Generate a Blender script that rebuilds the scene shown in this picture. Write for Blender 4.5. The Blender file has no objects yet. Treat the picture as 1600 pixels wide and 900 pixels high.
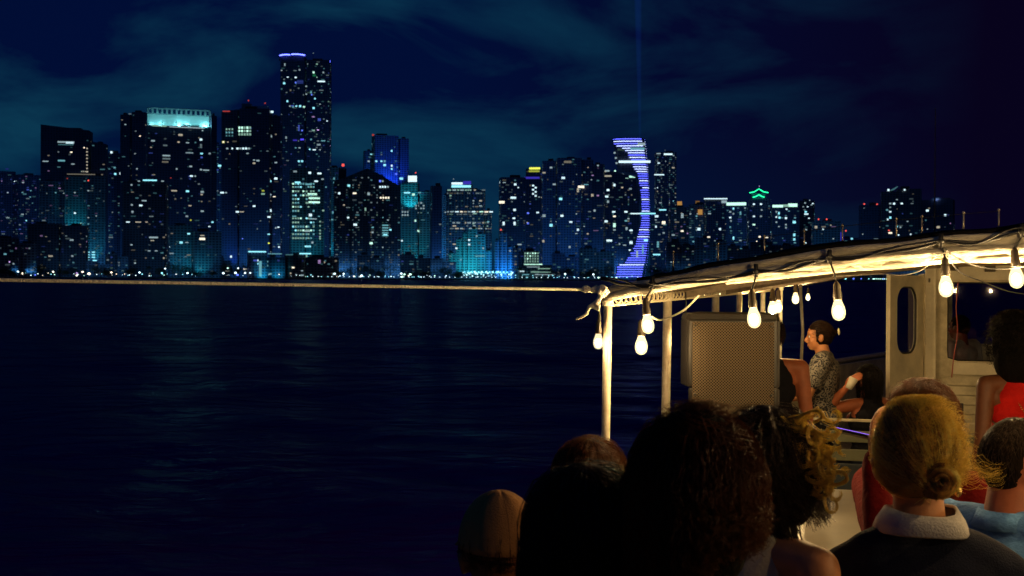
import bpy, bmesh, math, random
import numpy as np
from mathutils import Vector, Matrix, Euler, Quaternion
from mathutils import noise as mnoise
SC = bpy.context.scene
COL = SC.collection
R = math.radians
# ------------------------------------------------------------------ camera
EYE = 2.9
F = 2000.0                                   # focal length in photo pixels (1600 wide)
cd = bpy.data.cameras.new('camera'); CAM = bpy.data.objects.new('camera', cd); COL.objects.link(CAM)
cd.sensor_width = 36.0; cd.lens = 45.0; cd.clip_start = 0.05; cd.clip_end = 60000
CAM.location = (0, 0, EYE)
CAM.rotation_euler = (Matrix.Rotation(R(90 - 0.45), 4, 'X') @ Matrix.Rotation(R(0.24), 4, 'Z')).to_euler()
cd.dof.use_dof = True; cd.dof.focus_distance = 6.0; cd.dof.aperture_fstop = 10.0
SC.camera = CAM
CM = CAM.rotation_euler.to_matrix()
def at(px, py, d):
    """world point seen at photo pixel (px,py), d metres in front of the lens"""
    v = CM @ Vector(((px - 800) / F, -(py - 450) / F, -1.0))
    return Vector((0, 0, EYE)) + v * (d / v.y)
# ------------------------------------------------------------------ world: night sky with city-lit cloud
W = bpy.data.worlds.new('World'); SC.world = W; W.use_nodes = True
nt = W.node_tree; nt.nodes.clear()
def N(t, **k):
    n = nt.nodes.new(t)
    for a, b in k.items(): setattr(n, a, b)
    return n
def L(a, b): nt.links.new(a, b)
tc = N('ShaderNodeTexCoord')
mp = N('ShaderNodeMapping'); mp.inputs['Scale'].default_value = (1.0, 1.0, 2.7); mp.inputs['Location'].default_value = (3.35, 0.4, 1.05)
L(tc.outputs['Generated'], mp.inputs['Vector'])
n1 = N('ShaderNodeTexNoise'); n1.inputs['Scale'].default_value = 5.2; n1.inputs['Detail'].default_value = 6; n1.inputs['Roughness'].default_value = 0.55; n1.inputs['Distortion'].default_value = 0.5
L(mp.outputs[0], n1.inputs['Vector'])
cr = N('ShaderNodeValToRGB'); cr.color_ramp.elements[0].position = 0.44; cr.color_ramp.elements[1].position = 0.70
L(n1.outputs['Fac'], cr.inputs['Fac'])
sep = N('ShaderNodeSeparateXYZ'); L(tc.outputs['Generated'], sep.inputs[0])
az = N('ShaderNodeMapRange'); az.inputs['From Min'].default_value = 0.34; az.inputs['From Max'].default_value = -0.05; L(sep.outputs['X'], az.inputs['Value'])
cm = N('ShaderNodeMath', operation='MULTIPLY'); L(cr.outputs['Color'], cm.inputs[0]); L(az.outputs[0], cm.inputs[1])
clear = N('ShaderNodeMixRGB'); clear.inputs[1].default_value = (0.0022, 0.0010, 0.0110, 1); clear.inputs[2].default_value = (0.0004, 0.0042, 0.034, 1); L(az.outputs[0], clear.inputs[0])
mx = N('ShaderNodeMixRGB'); mx.inputs[2].default_value = (0.0035, 0.038, 0.078, 1)
L(cm.outputs[0], mx.inputs[0]); L(clear.outputs[0], mx.inputs[1])
# city glow low over the horizon
gl = N('ShaderNodeMapRange'); gl.inputs['From Min'].default_value = 0.13; gl.inputs['From Max'].default_value = 0.0; L(sep.outputs['Z'], gl.inputs['Value'])
gm = N('ShaderNodeMath', operation='MULTIPLY'); L(gl.outputs[0], gm.inputs[0]); L(az.outputs[0], gm.inputs[1])
gm2 = N('ShaderNodeMath', operation='MULTIPLY'); L(gm.outputs[0], gm2.inputs[0]); gm2.inputs[1].default_value = 0.55
mx2 = N('ShaderNodeMixRGB'); mx2.inputs[2].default_value = (0.0004, 0.020, 0.060, 1)
L(gm2.outputs[0], mx2.inputs[0]); L(mx.outputs[0], mx2.inputs[1])
bg = N('ShaderNodeBackground'); bg.inputs['Strength'].default_value = 1.0; L(mx2.outputs[0], bg.inputs['Color'])
wo = N('ShaderNodeOutputWorld'); L(bg.outputs[0], wo.inputs['Surface'])
SC.view_settings.view_transform = 'Standard'; SC.view_settings.look = 'None'
SC.view_settings.exposure = 0.0; SC.view_settings.gamma = 1.0
SC.render.engine = 'CYCLES'
cy = SC.cycles
cy.use_denoising = True; cy.max_bounces = 5; cy.diffuse_bounces = 3; cy.glossy_bounces = 3; cy.transmission_bounces = 4
cy.transparent_max_bounces = 8; cy.sample_clamp_indirect = 3.0; cy.caustics_reflective = False; cy.caustics_refractive = False
# ------------------------------------------------------------------ materials
MATS = {}
def mat(name, color=(0.5, 0.5, 0.5), rough=0.6, metal=0.0, spec=0.5, var=0.0, vscale=5.0, bump=0.0, bscale=40.0,
        emit=None, estr=0.0, sheen=0.0, translucent=0.0, alt=None, sample=True, coord='Object', stretch=(1, 1, 1)):
    if name in MATS: return MATS[name]
    m = bpy.data.materials.new(name); m.use_nodes = True; MATS[name] = m
    t = m.node_tree; b = t.nodes['Principled BSDF']
    b.inputs['Base Color'].default_value = (*color, 1); b.inputs['Roughness'].default_value = rough
    b.inputs['Metallic'].default_value = metal; b.inputs['Specular IOR Level'].default_value = spec
    if sheen: b.inputs['Sheen Weight'].default_value = sheen
    tcn = t.nodes.new('ShaderNodeTexCoord'); mpn = t.nodes.new('ShaderNodeMapping'); mpn.inputs['Scale'].default_value = stretch
    t.links.new(tcn.outputs[coord], mpn.inputs['Vector'])
    if var or alt:
        n = t.nodes.new('ShaderNodeTexNoise'); n.inputs['Scale'].default_value = vscale; n.inputs['Detail'].default_value = 8; n.inputs['Roughness'].default_value = 0.65
        t.links.new(mpn.outputs[0], n.inputs['Vector'])
        r = t.nodes.new('ShaderNodeValToRGB')
        a = alt if alt else tuple(c * (1 - var) for c in color)
        bb = color if alt else tuple(min(1, c * (1 + var * 0.6)) for c in color)
        r.color_ramp.elements[0].position = 0.36; r.color_ramp.elements[1].position = 0.62
        r.color_ramp.elements[0].color = (*a, 1); r.color_ramp.elements[1].color = (*bb, 1)
        t.links.new(n.outputs['Fac'], r.inputs['Fac']); t.links.new(r.outputs[0], b.inputs['Base Color'])
    if bump:
        n2 = t.nodes.new('ShaderNodeTexNoise'); n2.inputs['Scale'].default_value = bscale; n2.inputs['Detail'].default_value = 5
        t.links.new(mpn.outputs[0], n2.inputs['Vector'])
        bn = t.nodes.new('ShaderNodeBump'); bn.inputs['Strength'].default_value = bump; bn.inputs['Distance'].default_value = 0.02
        t.links.new(n2.outputs['Fac'], bn.inputs['Height']); t.links.new(bn.outputs[0], b.inputs['Normal'])
    if emit:
        b.inputs['Emission Color'].default_value = (*emit, 1); b.inputs['Emission Strength'].default_value = estr
        if not sample: m.cycles.emission_sampling = 'NONE'
    if translucent:
        tr = t.nodes.new('ShaderNodeBsdfTranslucent'); tr.inputs['Color'].default_value = (*[min(1, c * 1.9) for c in color], 1)
        ms = t.nodes.new('ShaderNodeMixShader'); ms.inputs[0].default_value = translucent
        t.links.new(b.outputs[0], ms.inputs[1]); t.links.new(tr.outputs[0], ms.inputs[2])
        t.links.new(ms.outputs[0], t.nodes['Material Output'].inputs['Surface'])
    return m
# ------------------------------------------------------------------ mesh helpers
class MB:
    def __init__(s): s.v = []; s.f = []
    def add(s, vs, fs):
        o = len(s.v); s.v.extend([tuple(v) for v in vs]); s.f.extend([tuple(i + o for i in f) for f in fs]); return s
    def box(s, c, size, M=None):
        x, y, z = [k / 2 for k in size]; c = Vector(c)
        vs = [Vector((a * x, b * y, d * z)) for a in (-1, 1) for b in (-1, 1) for d in (-1, 1)]
        if M is not None: vs = [M @ v for v in vs]
        return s.add([v + c for v in vs], [(0, 1, 3, 2), (4, 6, 7, 5), (0, 4, 5, 1), (2, 3, 7, 6), (0, 2, 6, 4), (1, 5, 7, 3)])
    def bbox(s, c, size, M=None, b=0.006):
        """box with chamfered edges"""
        bm = bmesh.new(); bmesh.ops.create_cube(bm, size=1.0)
        for v in bm.verts: v.co = Vector((v.co.x * size[0], v.co.y * size[1], v.co.z * size[2]))
        bmesh.ops.bevel(bm, geom=bm.edges[:], offset=min(b, min(size) * 0.4), segments=2, affect='EDGES', profile=0.5)
        bm.verts.index_update()
        vs = [(M @ v.co if M is not None else v.co) + Vector(c) for v in bm.verts]
        fs = [[v.index for v in f.verts] for f in bm.faces]; bm.free()
        return s.add(vs, fs)
    def tube(s, pts, r, n=8, cap=True):
        pts = [Vector(p) for p in pts]; k = len(pts)
        rs = list(r) if isinstance(r, (list, tuple, np.ndarray)) else [r] * k
        vs = []; fs = []; prev = None
        for i, p in enumerate(pts):
            t = (pts[min(i + 1, k - 1)] - pts[max(i - 1, 0)])
            if t.length < 1e-9: t = Vector((0, 0, 1))
            t.normalize()
            if prev is None:
                a = Vector((0, 0, 1)) if abs(t.z) < 0.9 else Vector((1, 0, 0)); u = t.cross(a).normalized()
            else:
                u = (prev - t * prev.dot(t)); u = u.normalized() if u.length > 1e-6 else t.orthogonal().normalized()
            prev = u; w = t.cross(u)
            for j in range(n):
                q = 2 * math.pi * j / n; vs.append(p + (u * math.cos(q) + w * math.sin(q)) * rs[i])
        for i in range(k - 1):
            for j in range(n):
                a = i * n + j; b2 = i * n + (j + 1) % n; fs.append((a, b2, b2 + n, a + n))
        if cap: fs.append(tuple(range(n - 1, -1, -1))); fs.append(tuple(range((k - 1) * n, k * n)))
        return s.add(vs, fs)
    def lathe(s, prof, c=(0, 0, 0), n=16, M=None):
        c = Vector(c); vs = []; fs = []; k = len(prof)
        for (r, z) in prof:
            for j in range(n):
                q = 2 * math.pi * j / n; v = Vector((r * math.cos(q), r * math.sin(q), z))
                vs.append((M @ v if M is not None else v) + c)
        for i in range(k - 1):
            for j in range(n):
                a = i * n + j; b2 = i * n + (j + 1) % n; fs.append((a, b2, b2 + n, a + n))
        fs.append(tuple(range(n - 1, -1, -1))); fs.append(tuple(range((k - 1) * n, k * n)))
        return s.add(vs, fs)
    def ell(s, c, r, M=None, n=16):
        c = Vector(c); vs = []; fs = []; m = n // 2
        vs.append(Vector((0, 0, r[2])))
        for i in range(1, m):
            a = math.pi * i / m
            for j in range(n):
                q = 2 * math.pi * j / n
                vs.append(Vector((r[0] * math.sin(a) * math.cos(q), r[1] * math.sin(a) * math.sin(q), r[2] * math.cos(a))))
        vs.append(Vector((0, 0, -r[2])))
        for j in range(n): fs.append((0, 1 + j, 1 + (j + 1) % n))
        for i in range(m - 2):
            for j in range(n):
                a = 1 + i * n + j; b2 = 1 + i * n + (j + 1) % n; fs.append((a, a + n, b2 + n, b2))
        o = 1 + (m - 2) * n; e = len(vs) - 1
        for j in range(n): fs.append((o + j, e, o + (j + 1) % n))
        return s.add([(M @ v if M is not None else v) + c for v in vs], fs)
    def cap(s, a, b, r0, r1, n=12):
        """tapered capsule"""
        a = Vector(a); b = Vector(b); d = b - a; l = max(d.length, 1e-5); t = d / l
        pts = []; rs = []
        for q in (90, 60, 30): pts.append(a - t * (r0 * math.sin(R(q)))); rs.append(max(r0 * math.cos(R(q)), r0 * 0.06))
        pts.append(a); rs.append(r0); pts.append((a + b) / 2); rs.append((r0 + r1) / 2); pts.append(b); rs.append(r1)
        for q in (30, 60, 90): pts.append(b + t * (r1 * math.sin(R(q)))); rs.append(max(r1 * math.cos(R(q)), r1 * 0.06))
        return s.tube(pts, rs, n)
    def build(s, name, m=None, parent=None, smooth=False):
        me = bpy.data.meshes.new(name); me.from_pydata([tuple(v) for v in s.v], [], s.f); me.validate()
        if smooth: me.polygons.foreach_set('use_smooth', [True] * len(me.polygons))
        o = bpy.data.objects.new(name, me); COL.objects.link(o)
        if m is not None: me.materials.append(m)
        if parent is not None: o.parent = parent
        return o
def tag(o, label=None, cat=None, group=None, kind=None):
    if label: o['label'] = label
    if cat: o['category'] = cat
    if group: o['group'] = group
    if kind: o['kind'] = kind
    return o
def empty(name, loc, rz=0.0):
    o = bpy.data.objects.new(name, None); COL.objects.link(o); o.location = loc; o.rotation_euler = (0, 0, rz); o.empty_display_size = 0.2
    return o
def thing(name, loc, label, cat, rz=0.0, group=None):
    return tag(empty(name, loc, rz), label, cat, group)
TMP = bpy.data.scenes.new('workbench')
def remesh(o, voxel, smooth=6, fac=0.5):
    """voxel-join the overlapping shapes of o into one continuous surface"""
    par = o.parent; o.parent = None; COL.objects.unlink(o); TMP.collection.objects.link(o)
    a = o.modifiers.new('r', 'REMESH'); a.mode = 'VOXEL'; a.voxel_size = voxel; a.use_smooth_shade = True
    b = o.modifiers.new('s', 'SMOOTH'); b.iterations = smooth; b.factor = fac
    vl = TMP.view_layers[0]; vl.update(); dg = vl.depsgraph; dg.update()
    me = bpy.data.meshes.new_from_object(o.evaluated_get(dg), depsgraph=dg)
    old = o.data; mats_ = [m for m in old.materials]; o.modifiers.clear(); o.data = me; nm = old.name
    TMP.collection.objects.unlink(o); COL.objects.link(o); o.parent = par
    bpy.data.meshes.remove(old); me.name = nm
    me.materials.clear()
    for m in mats_: me.materials.append(m)
    me.polygons.foreach_set('use_smooth', [True] * len(me.polygons))
    return o
def copy_tree(o, parent=None):
    c = o.copy(); COL.objects.link(c)
    if parent is not None: c.parent = parent
    for ch in [x for x in o.children]: copy_tree(ch, c)
    return c
rnd = random.Random(7)
# ------------------------------------------------------------------ water
def make_water():
    A = list(np.arange(-33, 33.01, 0.13)); back = list(np.arange(36, 325, 4.0))
    ang = np.radians(np.array(A + back)); rad = [1.2]
    while rad[-1] < 30000: rad.append(rad[-1] * (1.010 if rad[-1] < 250 else 1.06))
    rad = np.array(rad); na = len(ang); nr = len(rad)
    RR, AA = np.meshgrid(rad, ang, indexing='ij')
    X = RR * np.sin(AA); Y = RR * np.cos(AA); Z = np.zeros_like(X)
    g = np.random.RandomState(3)
    for i in range(26):
        lam = 0.32 * (1.17 ** i) ; th = R(62) + g.normal(0, 0.55); k = 2 * math.pi / lam
        if lam > 14: continue
        amp = 0.0065 * lam ** 0.72
        fade = np.clip(1.6 - RR * 0.012 * 3.2 / lam, 0, 1)
        ph = k * (X * math.sin(th) + Y * math.cos(th)) + g.rand() * 6.28 + 0.9 * np.sin(X * 0.21 / lam + i) 
        Z += amp * fade * (1 - 2 * np.abs(np.sin(ph / 2))) * 0.75 + amp * fade * 0.4 * np.sin(ph)
    vs = np.stack([X, Y, Z], -1).reshape(-1, 3)
    i, j = np.meshgrid(np.arange(nr - 1), np.arange(na), indexing='ij'); j2 = (j + 1) % na
    fs = np.stack([i * na + j, (i + 1) * na + j, (i + 1) * na + j2, i * na + j2], -1).reshape(-1, 4)
    me = bpy.data.meshes.new('water'); me.from_pydata(vs.tolist(), [], fs.tolist() + [tuple(range(na))])
    me.polygons.foreach_set('use_smooth', [True] * len(me.polygons))
    o = bpy.data.objects.new('water', me); COL.objects.link(o); tag(o, kind='structure')
    m = bpy.data.materials.new('bay_water'); m.use_nodes = True; t = m.node_tree; b = t.nodes['Principled BSDF']
    b.inputs['Base Color'].default_value = (0.02, 0.002, 0.10, 1); b.inputs['Roughness'].default_value = 0.20; b.inputs['IOR'].default_value = 1.33
    b.inputs['Specular IOR Level'].default_value = 0.10
    b.inputs['Specular Tint'].default_value = (0.8, 0.6, 1, 1)
    tcn = t.nodes.new('ShaderNodeTexCoord')
    hs = []
    for sc_, w in ((4.5, 0.8), (1.1, 1.1), (0.22, 1.0)):
        mpn = t.nodes.new('ShaderNodeMapping'); mpn.inputs['Scale'].default_value = (sc_ * 0.55, sc_ * 1.2, 1); mpn.inputs['Rotation'].default_value = (0, 0, R(-12))
        t.links.new(tcn.outputs['Object'], mpn.inputs[0])
        n = t.nodes.new('ShaderNodeTexNoise'); n.inputs['Scale'].default_value = 1.0; n.inputs['Detail'].default_value = 5; n.inputs['Distortion'].default_value = 0.6
        t.links.new(mpn.outputs[0], n.inputs['Vector'])
        mu = t.nodes.new('ShaderNodeMath'); mu.operation = 'MULTIPLY'; mu.inputs[1].default_value = w / sc_ * 0.32; t.links.new(n.outputs['Fac'], mu.inputs[0]); hs.append(mu)
    ad = t.nodes.new('ShaderNodeMath'); ad.operation = 'ADD'; t.links.new(hs[0].outputs[0], ad.inputs[0]); t.links.new(hs[1].outputs[0], ad.inputs[1])
    ad2 = t.nodes.new('ShaderNodeMath'); ad2.operation = 'ADD'; t.links.new(ad.outputs[0], ad2.inputs[0]); t.links.new(hs[2].outputs[0], ad2.inputs[1])
    bn = t.nodes.new('ShaderNodeBump'); bn.inputs['Strength'].default_value = 1.0; bn.inputs['Distance'].default_value = 1.0
    t.links.new(ad2.outputs[0], bn.inputs['Height']); t.links.new(bn.outputs[0], b.inputs['Normal'])
    df = t.nodes.new('ShaderNodeBsdfDiffuse'); df.inputs['Color'].default_value = (0.05, 0.003, 0.24, 1); t.links.new(bn.outputs[0], df.inputs['Normal'])
    mxs = t.nodes.new('ShaderNodeMixShader'); mxs.inputs[0].default_value = 0.66; t.links.new(b.outputs[0], mxs.inputs[1]); t.links.new(df.outputs[0], mxs.inputs[2]); t.links.new(mxs.outputs[0], t.nodes['Material Output'].inputs['Surface'])
    me.materials.append(m)
make_water()
# ------------------------------------------------------------------ far shore ground
SHORE = 1580.0
def make_ground():
    mb = MB(); n = 60; x0, x1 = -3000, 3000
    rows = []
    for i in range(n + 1):
        x = x0 + (x1 - x0) * i / n
        y = SHORE + 14 * math.sin(i * 0.9) + 9 * math.sin(i * 2.3)
        rows.append([(x, y, -2.0), (x, y, 1.3), (x, y + 1, 1.5), (x, 7000, 1.5)])
    vs = [p for r in rows for p in r]; fs = []
    for i in range(n):
        for k in range(3): a = i * 4 + k; fs.append((a, a + 4, a + 5, a + 1))
    mb.add(vs, fs)
    o = mb.build('far_shore_ground', mat('shore_ground', (0.06, 0.07, 0.05), 0.9, var=0.5, vscale=0.05)); tag(o, kind='structure')
make_ground()
# ------------------------------------------------------------------ city
WC = {'w': (0.66, 0.92, 1.0), 'y': (1.0, 0.90, 0.68), 'c': (0.30, 0.86, 1.0), 'b': (0.12, 0.20, 1.0), 'g': (0.55, 1.0, 0.80),
      'p': (0.75, 0.45, 1.0), 'r': (1.0, 0.10, 0.08), 'o': (1.0, 0.50, 0.12), 'G': (0.05, 0.85, 0.32), 'Y': (0.85, 0.95, 0.10), 'v': (0.10, 0.07, 1.0)}
def lit_mat(c, lv):
    k = WC[c]; return mat('lit_%s_%d' % (c, lv), (0.02, 0.02, 0.02), 0.5, emit=k, estr=(0.06, 0.16, 0.42, 1.3)[lv], sample=False)
WM = {}
def win_mesh(c, lv):
    if (c, lv) not in WM:
        o = MB().box((0, 0, 0), (1, 1, 1)); me = bpy.data.meshes.new('window'); me.from_pydata(o.v, [], o.f); me.materials.append(lit_mat(c, lv)); WM[(c, lv)] = me
    return WM[(c, lv)]
def facade(name, col, glass=(0.02, 0.03, 0.05), fw=4.0, fh=3.6):
    if name in MATS: return MATS[name]
    m = mat(name, col, 0.55, spec=0.4); t = m.node_tree; b = t.nodes['Principled BSDF']
    tcn = t.nodes.new('ShaderNodeTexCoord'); s = t.nodes.new('ShaderNodeSeparateXYZ'); t.links.new(tcn.outputs['Object'], s.inputs[0])
    a = t.nodes.new('ShaderNodeMath'); a.operation = 'ADD'; t.links.new(s.outputs[0], a.inputs[0]); t.links.new(s.outputs[1], a.inputs[1])
    c = t.nodes.new('ShaderNodeCombineXYZ'); t.links.new(a.outputs[0], c.inputs[0]); t.links.new(s.outputs[2], c.inputs[1])
    br = t.nodes.new('ShaderNodeTexBrick'); br.offset = 0.0; br.inputs['Scale'].default_value = 1.0; br.inputs['Brick Width'].default_value = fw; br.inputs['Row Height'].default_value = fh
    br.inputs['Mortar Size'].default_value = 0.75; br.inputs['Mortar Smooth'].default_value = 0.1
    br.inputs['Color1'].default_value = (*glass, 1); br.inputs['Color2'].default_value = (*[g * 1.8 for g in glass], 1); br.inputs['Mortar'].default_value = (*col, 1)
    t.links.new(c.outputs[0], br.inputs['Vector']); t.links.new(br.outputs['Color'], b.inputs['Base Color'])
    return m
FM = {'dark': facade('facade_dark', (0.12, 0.12, 0.20), (0.035, 0.04, 0.07)),
      'navy': facade('facade_navy', (0.20, 0.22, 0.38), (0.03, 0.045, 0.09)),
      'grey': facade('facade_grey', (0.30, 0.32, 0.34), (0.03, 0.045, 0.06), 4.5, 3.5),
      'pale': facade('facade_pale', (0.48, 0.52, 0.52), (0.05, 0.07, 0.08), 5.0, 3.4),
      'brown': facade('facade_brown', (0.20, 0.16, 0.18), (0.03, 0.03, 0.04), 4.0, 3.3)}
ROOFM = mat('roof_gravel', (0.08, 0.08, 0.09), 0.9, var=0.3, vscale=0.2)
BL = []
BASE = 1.5
class Building:
    """blocks: (x0, x1, ytop[, ytop_right]) in photo pixels at depth d"""
    def __init__(s, kind, label, blocks, d, yaw=12, style='dark', dens=0.12, colors='wwwwcyb', seed=1, top=None, fh=3.5, bw=4.4,
                 slab=0.35, cat='building', maxw=90, bright=0.0, group=None, rows=None, deep=None, pier=False):
        s.d = d; s.rng = random.Random(seed * 7 + 11); s.nw = 0; s.rest = MB(); s.style = style
        xs = [b[0] for b in blocks] + [b[1] for b in blocks]; cx = (min(xs) + max(xs)) / 2
        p = at(cx, 432, d); bearing = math.atan2(p.x, p.y)
        s.yaw = R(yaw) - bearing; s.root = thing(kind, (p.x, p.y, BASE), label, cat, s.yaw, group)
        s.M = Matrix.Translation((p.x, p.y, BASE)) @ Matrix.Rotation(s.yaw, 4, 'Z'); s.Mi = s.M.inverted()
        s.blocks = []; y = abs(R(yaw)); mb = MB(); rf = MB()
        for b in blocks:
            x0, x1 = b[0], b[1]; wapp = (x1 - x0) / F * d
            dp = deep if deep else min(max(wapp * 0.7, 14), 34)
            dp = min(dp, wapp * 0.35 / max(math.sin(y), 0.02))
            w = (wapp - dp * math.sin(y)) / math.cos(y)
            q = at((x0 + x1) / 2, 432, d); l = s.Mi @ Vector((q.x, q.y, BASE))
            # keep block centres on one line at depth d, in the local frame
            h0 = at(x0, b[2], d).z - BASE; h1 = at(x1, b[3] if len(b) > 3 else b[2], d).z - BASE
            l.x, l.y = l.x, l.y
            X0, X1, Y0, Y1 = l.x - w / 2, l.x + w / 2, l.y - dp / 2, l.y + dp / 2
            s.blocks.append((X0, X1, Y0, Y1, min(h0, h1), h0, h1))
            vs = [(X0, Y0, 0), (X1, Y0, 0), (X1, Y1, 0), (X0, Y1, 0), (X0, Y0, h0), (X1, Y0, h1), (X1, Y1, h1), (X0, Y1, h0)]
            mb.add(vs, [(0, 1, 5, 4), (1, 2, 6, 5), (2, 3, 7, 6), (3, 0, 4, 7), (4, 5, 6, 7), (0, 3, 2, 1)])
            H = min(h0, h1)
            if slab:
                k = int(H / fh)
                for i in range(1, k + 1):
                    z = i * fh
                    if z > H - 0.3: break
                    mb.box((l.x, l.y, z), (w + 2 * slab, dp + 2 * slab, 0.35))
            if pier:
                nn = max(2, int(w / 9))
                for i in range(nn + 1): mb.box((X0 + w * i / nn, Y0 - 0.35, H / 2), (0.9, 0.7, H - 0.02))
            rf = MB()
            # rooftop plant room and parapet
            if H > 25:
                rw, rd_ = w * s.rng.uniform(0.25, 0.5), dp * 0.5; rh = s.rng.uniform(2.0, 4.5)
                rf.box((l.x + w * s.rng.uniform(-0.2, 0.2), l.y, H + rh / 2 - 0.2), (rw, rd_, rh))
                for sx, sy, lx, ly in ((0, -1, w, .4), (0, 1, w, .4)):
                    (MB().box((l.x, l.y + sy * (dp / 2 - 0.25), h0 + 0.4), (lx + 0.1, ly, 1.0)).build('roof_parapet', ROOFM, s.root) if sy < 0 else None) if h0 == h1 else None
            if rf.v: rf.build('plant_room', ROOFM, s.root)
        mb.build('wall', FM[style] if isinstance(style, str) else style, s.root)
        s.fh = fh; s.bw = bw
        # random lit windows on the two faces that look at the bay
        cand = []
        vis_left = yaw > 0
        for bi, (X0, X1, Y0, Y1, H, _, _) in enumerate(s.blocks):
            for face in ('f', 's'):
                ln = (X1 - X0) if face == 'f' else (Y1 - Y0)
                if face == 's' and y < 0.06: continue
                nc = int(ln / bw); nr = int(H / fh)
                colw = [s.rng.uniform(0.3, 1.7) for _ in range(nc + 1)]
                colc = [s.rng.random() < 0.1 for _ in range(nc + 1)]
                for r_ in range(1, nr):
                    if rows and not (rows[0] <= r_ / nr <= rows[1]): continue
                    fl = s.rng.choice([0.4, 0.8, 1, 1, 1.3, 2.2])
                    c_ = 0
                    while c_ < nc:
                        pr = dens * fl * colw[c_] * (2.2 if colc[c_] else 1) * 0.80
                        if s.rng.random() < pr:
                            k = s.rng.choice([1, 1, 1, 1, 1, 2, 2]); k = min(k, nc - c_)
                            cand.append((face, bi, (c_ + k / 2) * ln / nc, k * ln / nc * s.rng.uniform(0.3, 0.7), r_ * fh + fh * 0.5, fh * s.rng.choice([.35, .45, .55])))
                            c_ += k
                        c_ += 1
        full = []
        for (face, bi, u, ww, z, hh) in cand:
            X0, X1, Y0, Y1, H, _, _ = s.blocks[bi]
            if z > H - 2: continue
            r_ = s.rng.random() + bright; lv = 3 if r_ > 0.985 else 2 if r_ > 0.91 else 1 if r_ > 0.62 else 0
            full.append((lv * 10 + ww * hh * .1, face, bi, u, ww, z, hh, s.rng.choice(colors if lv > 1 else colors + 'cbc'), lv))
        full.sort(key=lambda e: -e[0]); n_own = min(64, maxw)
        merged = {}
        for i, (_, face, bi, u, ww, z, hh, c, lv) in enumerate(full):
            X0, X1, Y0, Y1, H, _, _ = s.blocks[bi]
            fc = 'f' if face == 'f' else ('l' if vis_left else 'r'); uu = (X0 if face == 'f' else Y0) + u
            if i < n_own: s._win(bi, fc, uu, z, ww, hh, c, lv, 999)
            else:
                loc, sc = ((uu, Y0 - .02, z), (ww, .3, hh)) if fc == 'f' else (((X0 - .02) if fc == 'l' else X1 + .02, uu, z), (.3, ww, hh))
                if not s.inside(bi, loc[0], loc[1]): merged.setdefault((c, lv), MB()).box(loc, sc)
        if merged:
            mm = MB(); mi = []; ms = []
            for k_, (key, q) in enumerate(merged.items()): mm.add(q.v, q.f); mi += [k_] * len(q.f); ms.append(lit_mat(*key))
            o = mm.build('dim_window', None, s.root)
            for m_ in ms: o.data.materials.append(m_)
            o.data.polygons.foreach_set('material_index', mi); o['kind'] = 'stuff'
        BL.append(s)
    def inside(s, bi, x, y):
        for k, (X0, X1, Y0, Y1, *_ ) in enumerate(s.blocks):
            if k != bi and X0 < x < X1 and Y0 < y < Y1: return True
        return False
    def _win(s, bi, face, u, z, ww, hh, c, lv, maxw=100, name='window', th=0.3):
        X0, X1, Y0, Y1, H, _, _ = s.blocks[bi]
        if face == 'f': loc = (u, Y0 - 0.02, z); sc = (ww, th, hh)
        elif face == 'l': loc = (X0 - 0.02, u, z); sc = (th, ww, hh)
        else: loc = (X1 + 0.02, u, z); sc = (th, ww, hh)
        if name == 'window' and s.inside(bi, loc[0], loc[1]) : return
        s.nw += 1
        if s.nw > maxw and name == 'window': return
        o = bpy.data.objects.new(name, win_mesh(c, lv)); COL.objects.link(o); o.parent = s.root; o.location = loc; o.scale = sc
    def px(s, x, y, w, h, c='w', lv=2, name='window'):
        """a lit pane centred at photo pixel x,y with size w,h in photo pixels"""
        o = Vector((0, 0, EYE)); p = at(x, y, s.d); o2 = s.Mi @ o; p2 = s.Mi @ p; dr = p2 - o2
        best = None
        for bi, (X0, X1, Y0, Y1, H, _, _) in enumerate(s.blocks):
            t = (Y0 - o2.y) / dr.y if abs(dr.y) > 1e-6 else 9e9; q = o2 + dr * t
            if X0 - 1 <= q.x <= X1 + 1 and q.z <= H + 4 and (best is None or t < best[0]): best = (t, bi, 'f', min(max(q.x, X0), X1), q.z)
            for X, fc in ((X0, 'l'), (X1, 'r')):
                if abs(dr.x) < 1e-6: continue
                t = (X - o2.x) / dr.x; q = o2 + dr * t
                if t > 0 and Y0 <= q.y <= Y1 and q.z <= H + 1:
                    if (fc == 'l' and dr.x > 0) or (fc == 'r' and dr.x < 0):
                        if best is None or t < best[0]: best = (t, bi, fc, q.y, q.z)
        if best is None: return
        k = s.d / F; _, bi, fc, u, z = best
        ww = w * k * (1 if fc == 'f' else 2.0) * (.78 if w < 9 else .95); h = h * .78
        s._win(bi, fc, u, z, ww, h * k, c, lv, 9999, name, th=0.5)
    def many(s, lst):
        for e in lst: s.px(*e)
    def part(s, name, x0, x1, y0, y1, c=None, lv=2, m=None, depth=4.0, off=0.0):
        """a block on or above the roof line between pixel rows y0..y1; lit with colour c or of material m"""
        k = s.d / F; a = s.Mi @ at(x0, y0, s.d); b = s.Mi @ at(x1, y1, s.d)
        Y = s.blocks[0][2] + off
        mb = MB().box(((a.x + b.x) / 2, Y + depth / 2, (a.z + b.z) / 2), (abs(b.x - a.x), depth, max(abs(a.z - b.z), 0.5)))
        return mb.build(name, m if m else lit_mat(c, lv), s.root)
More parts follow.
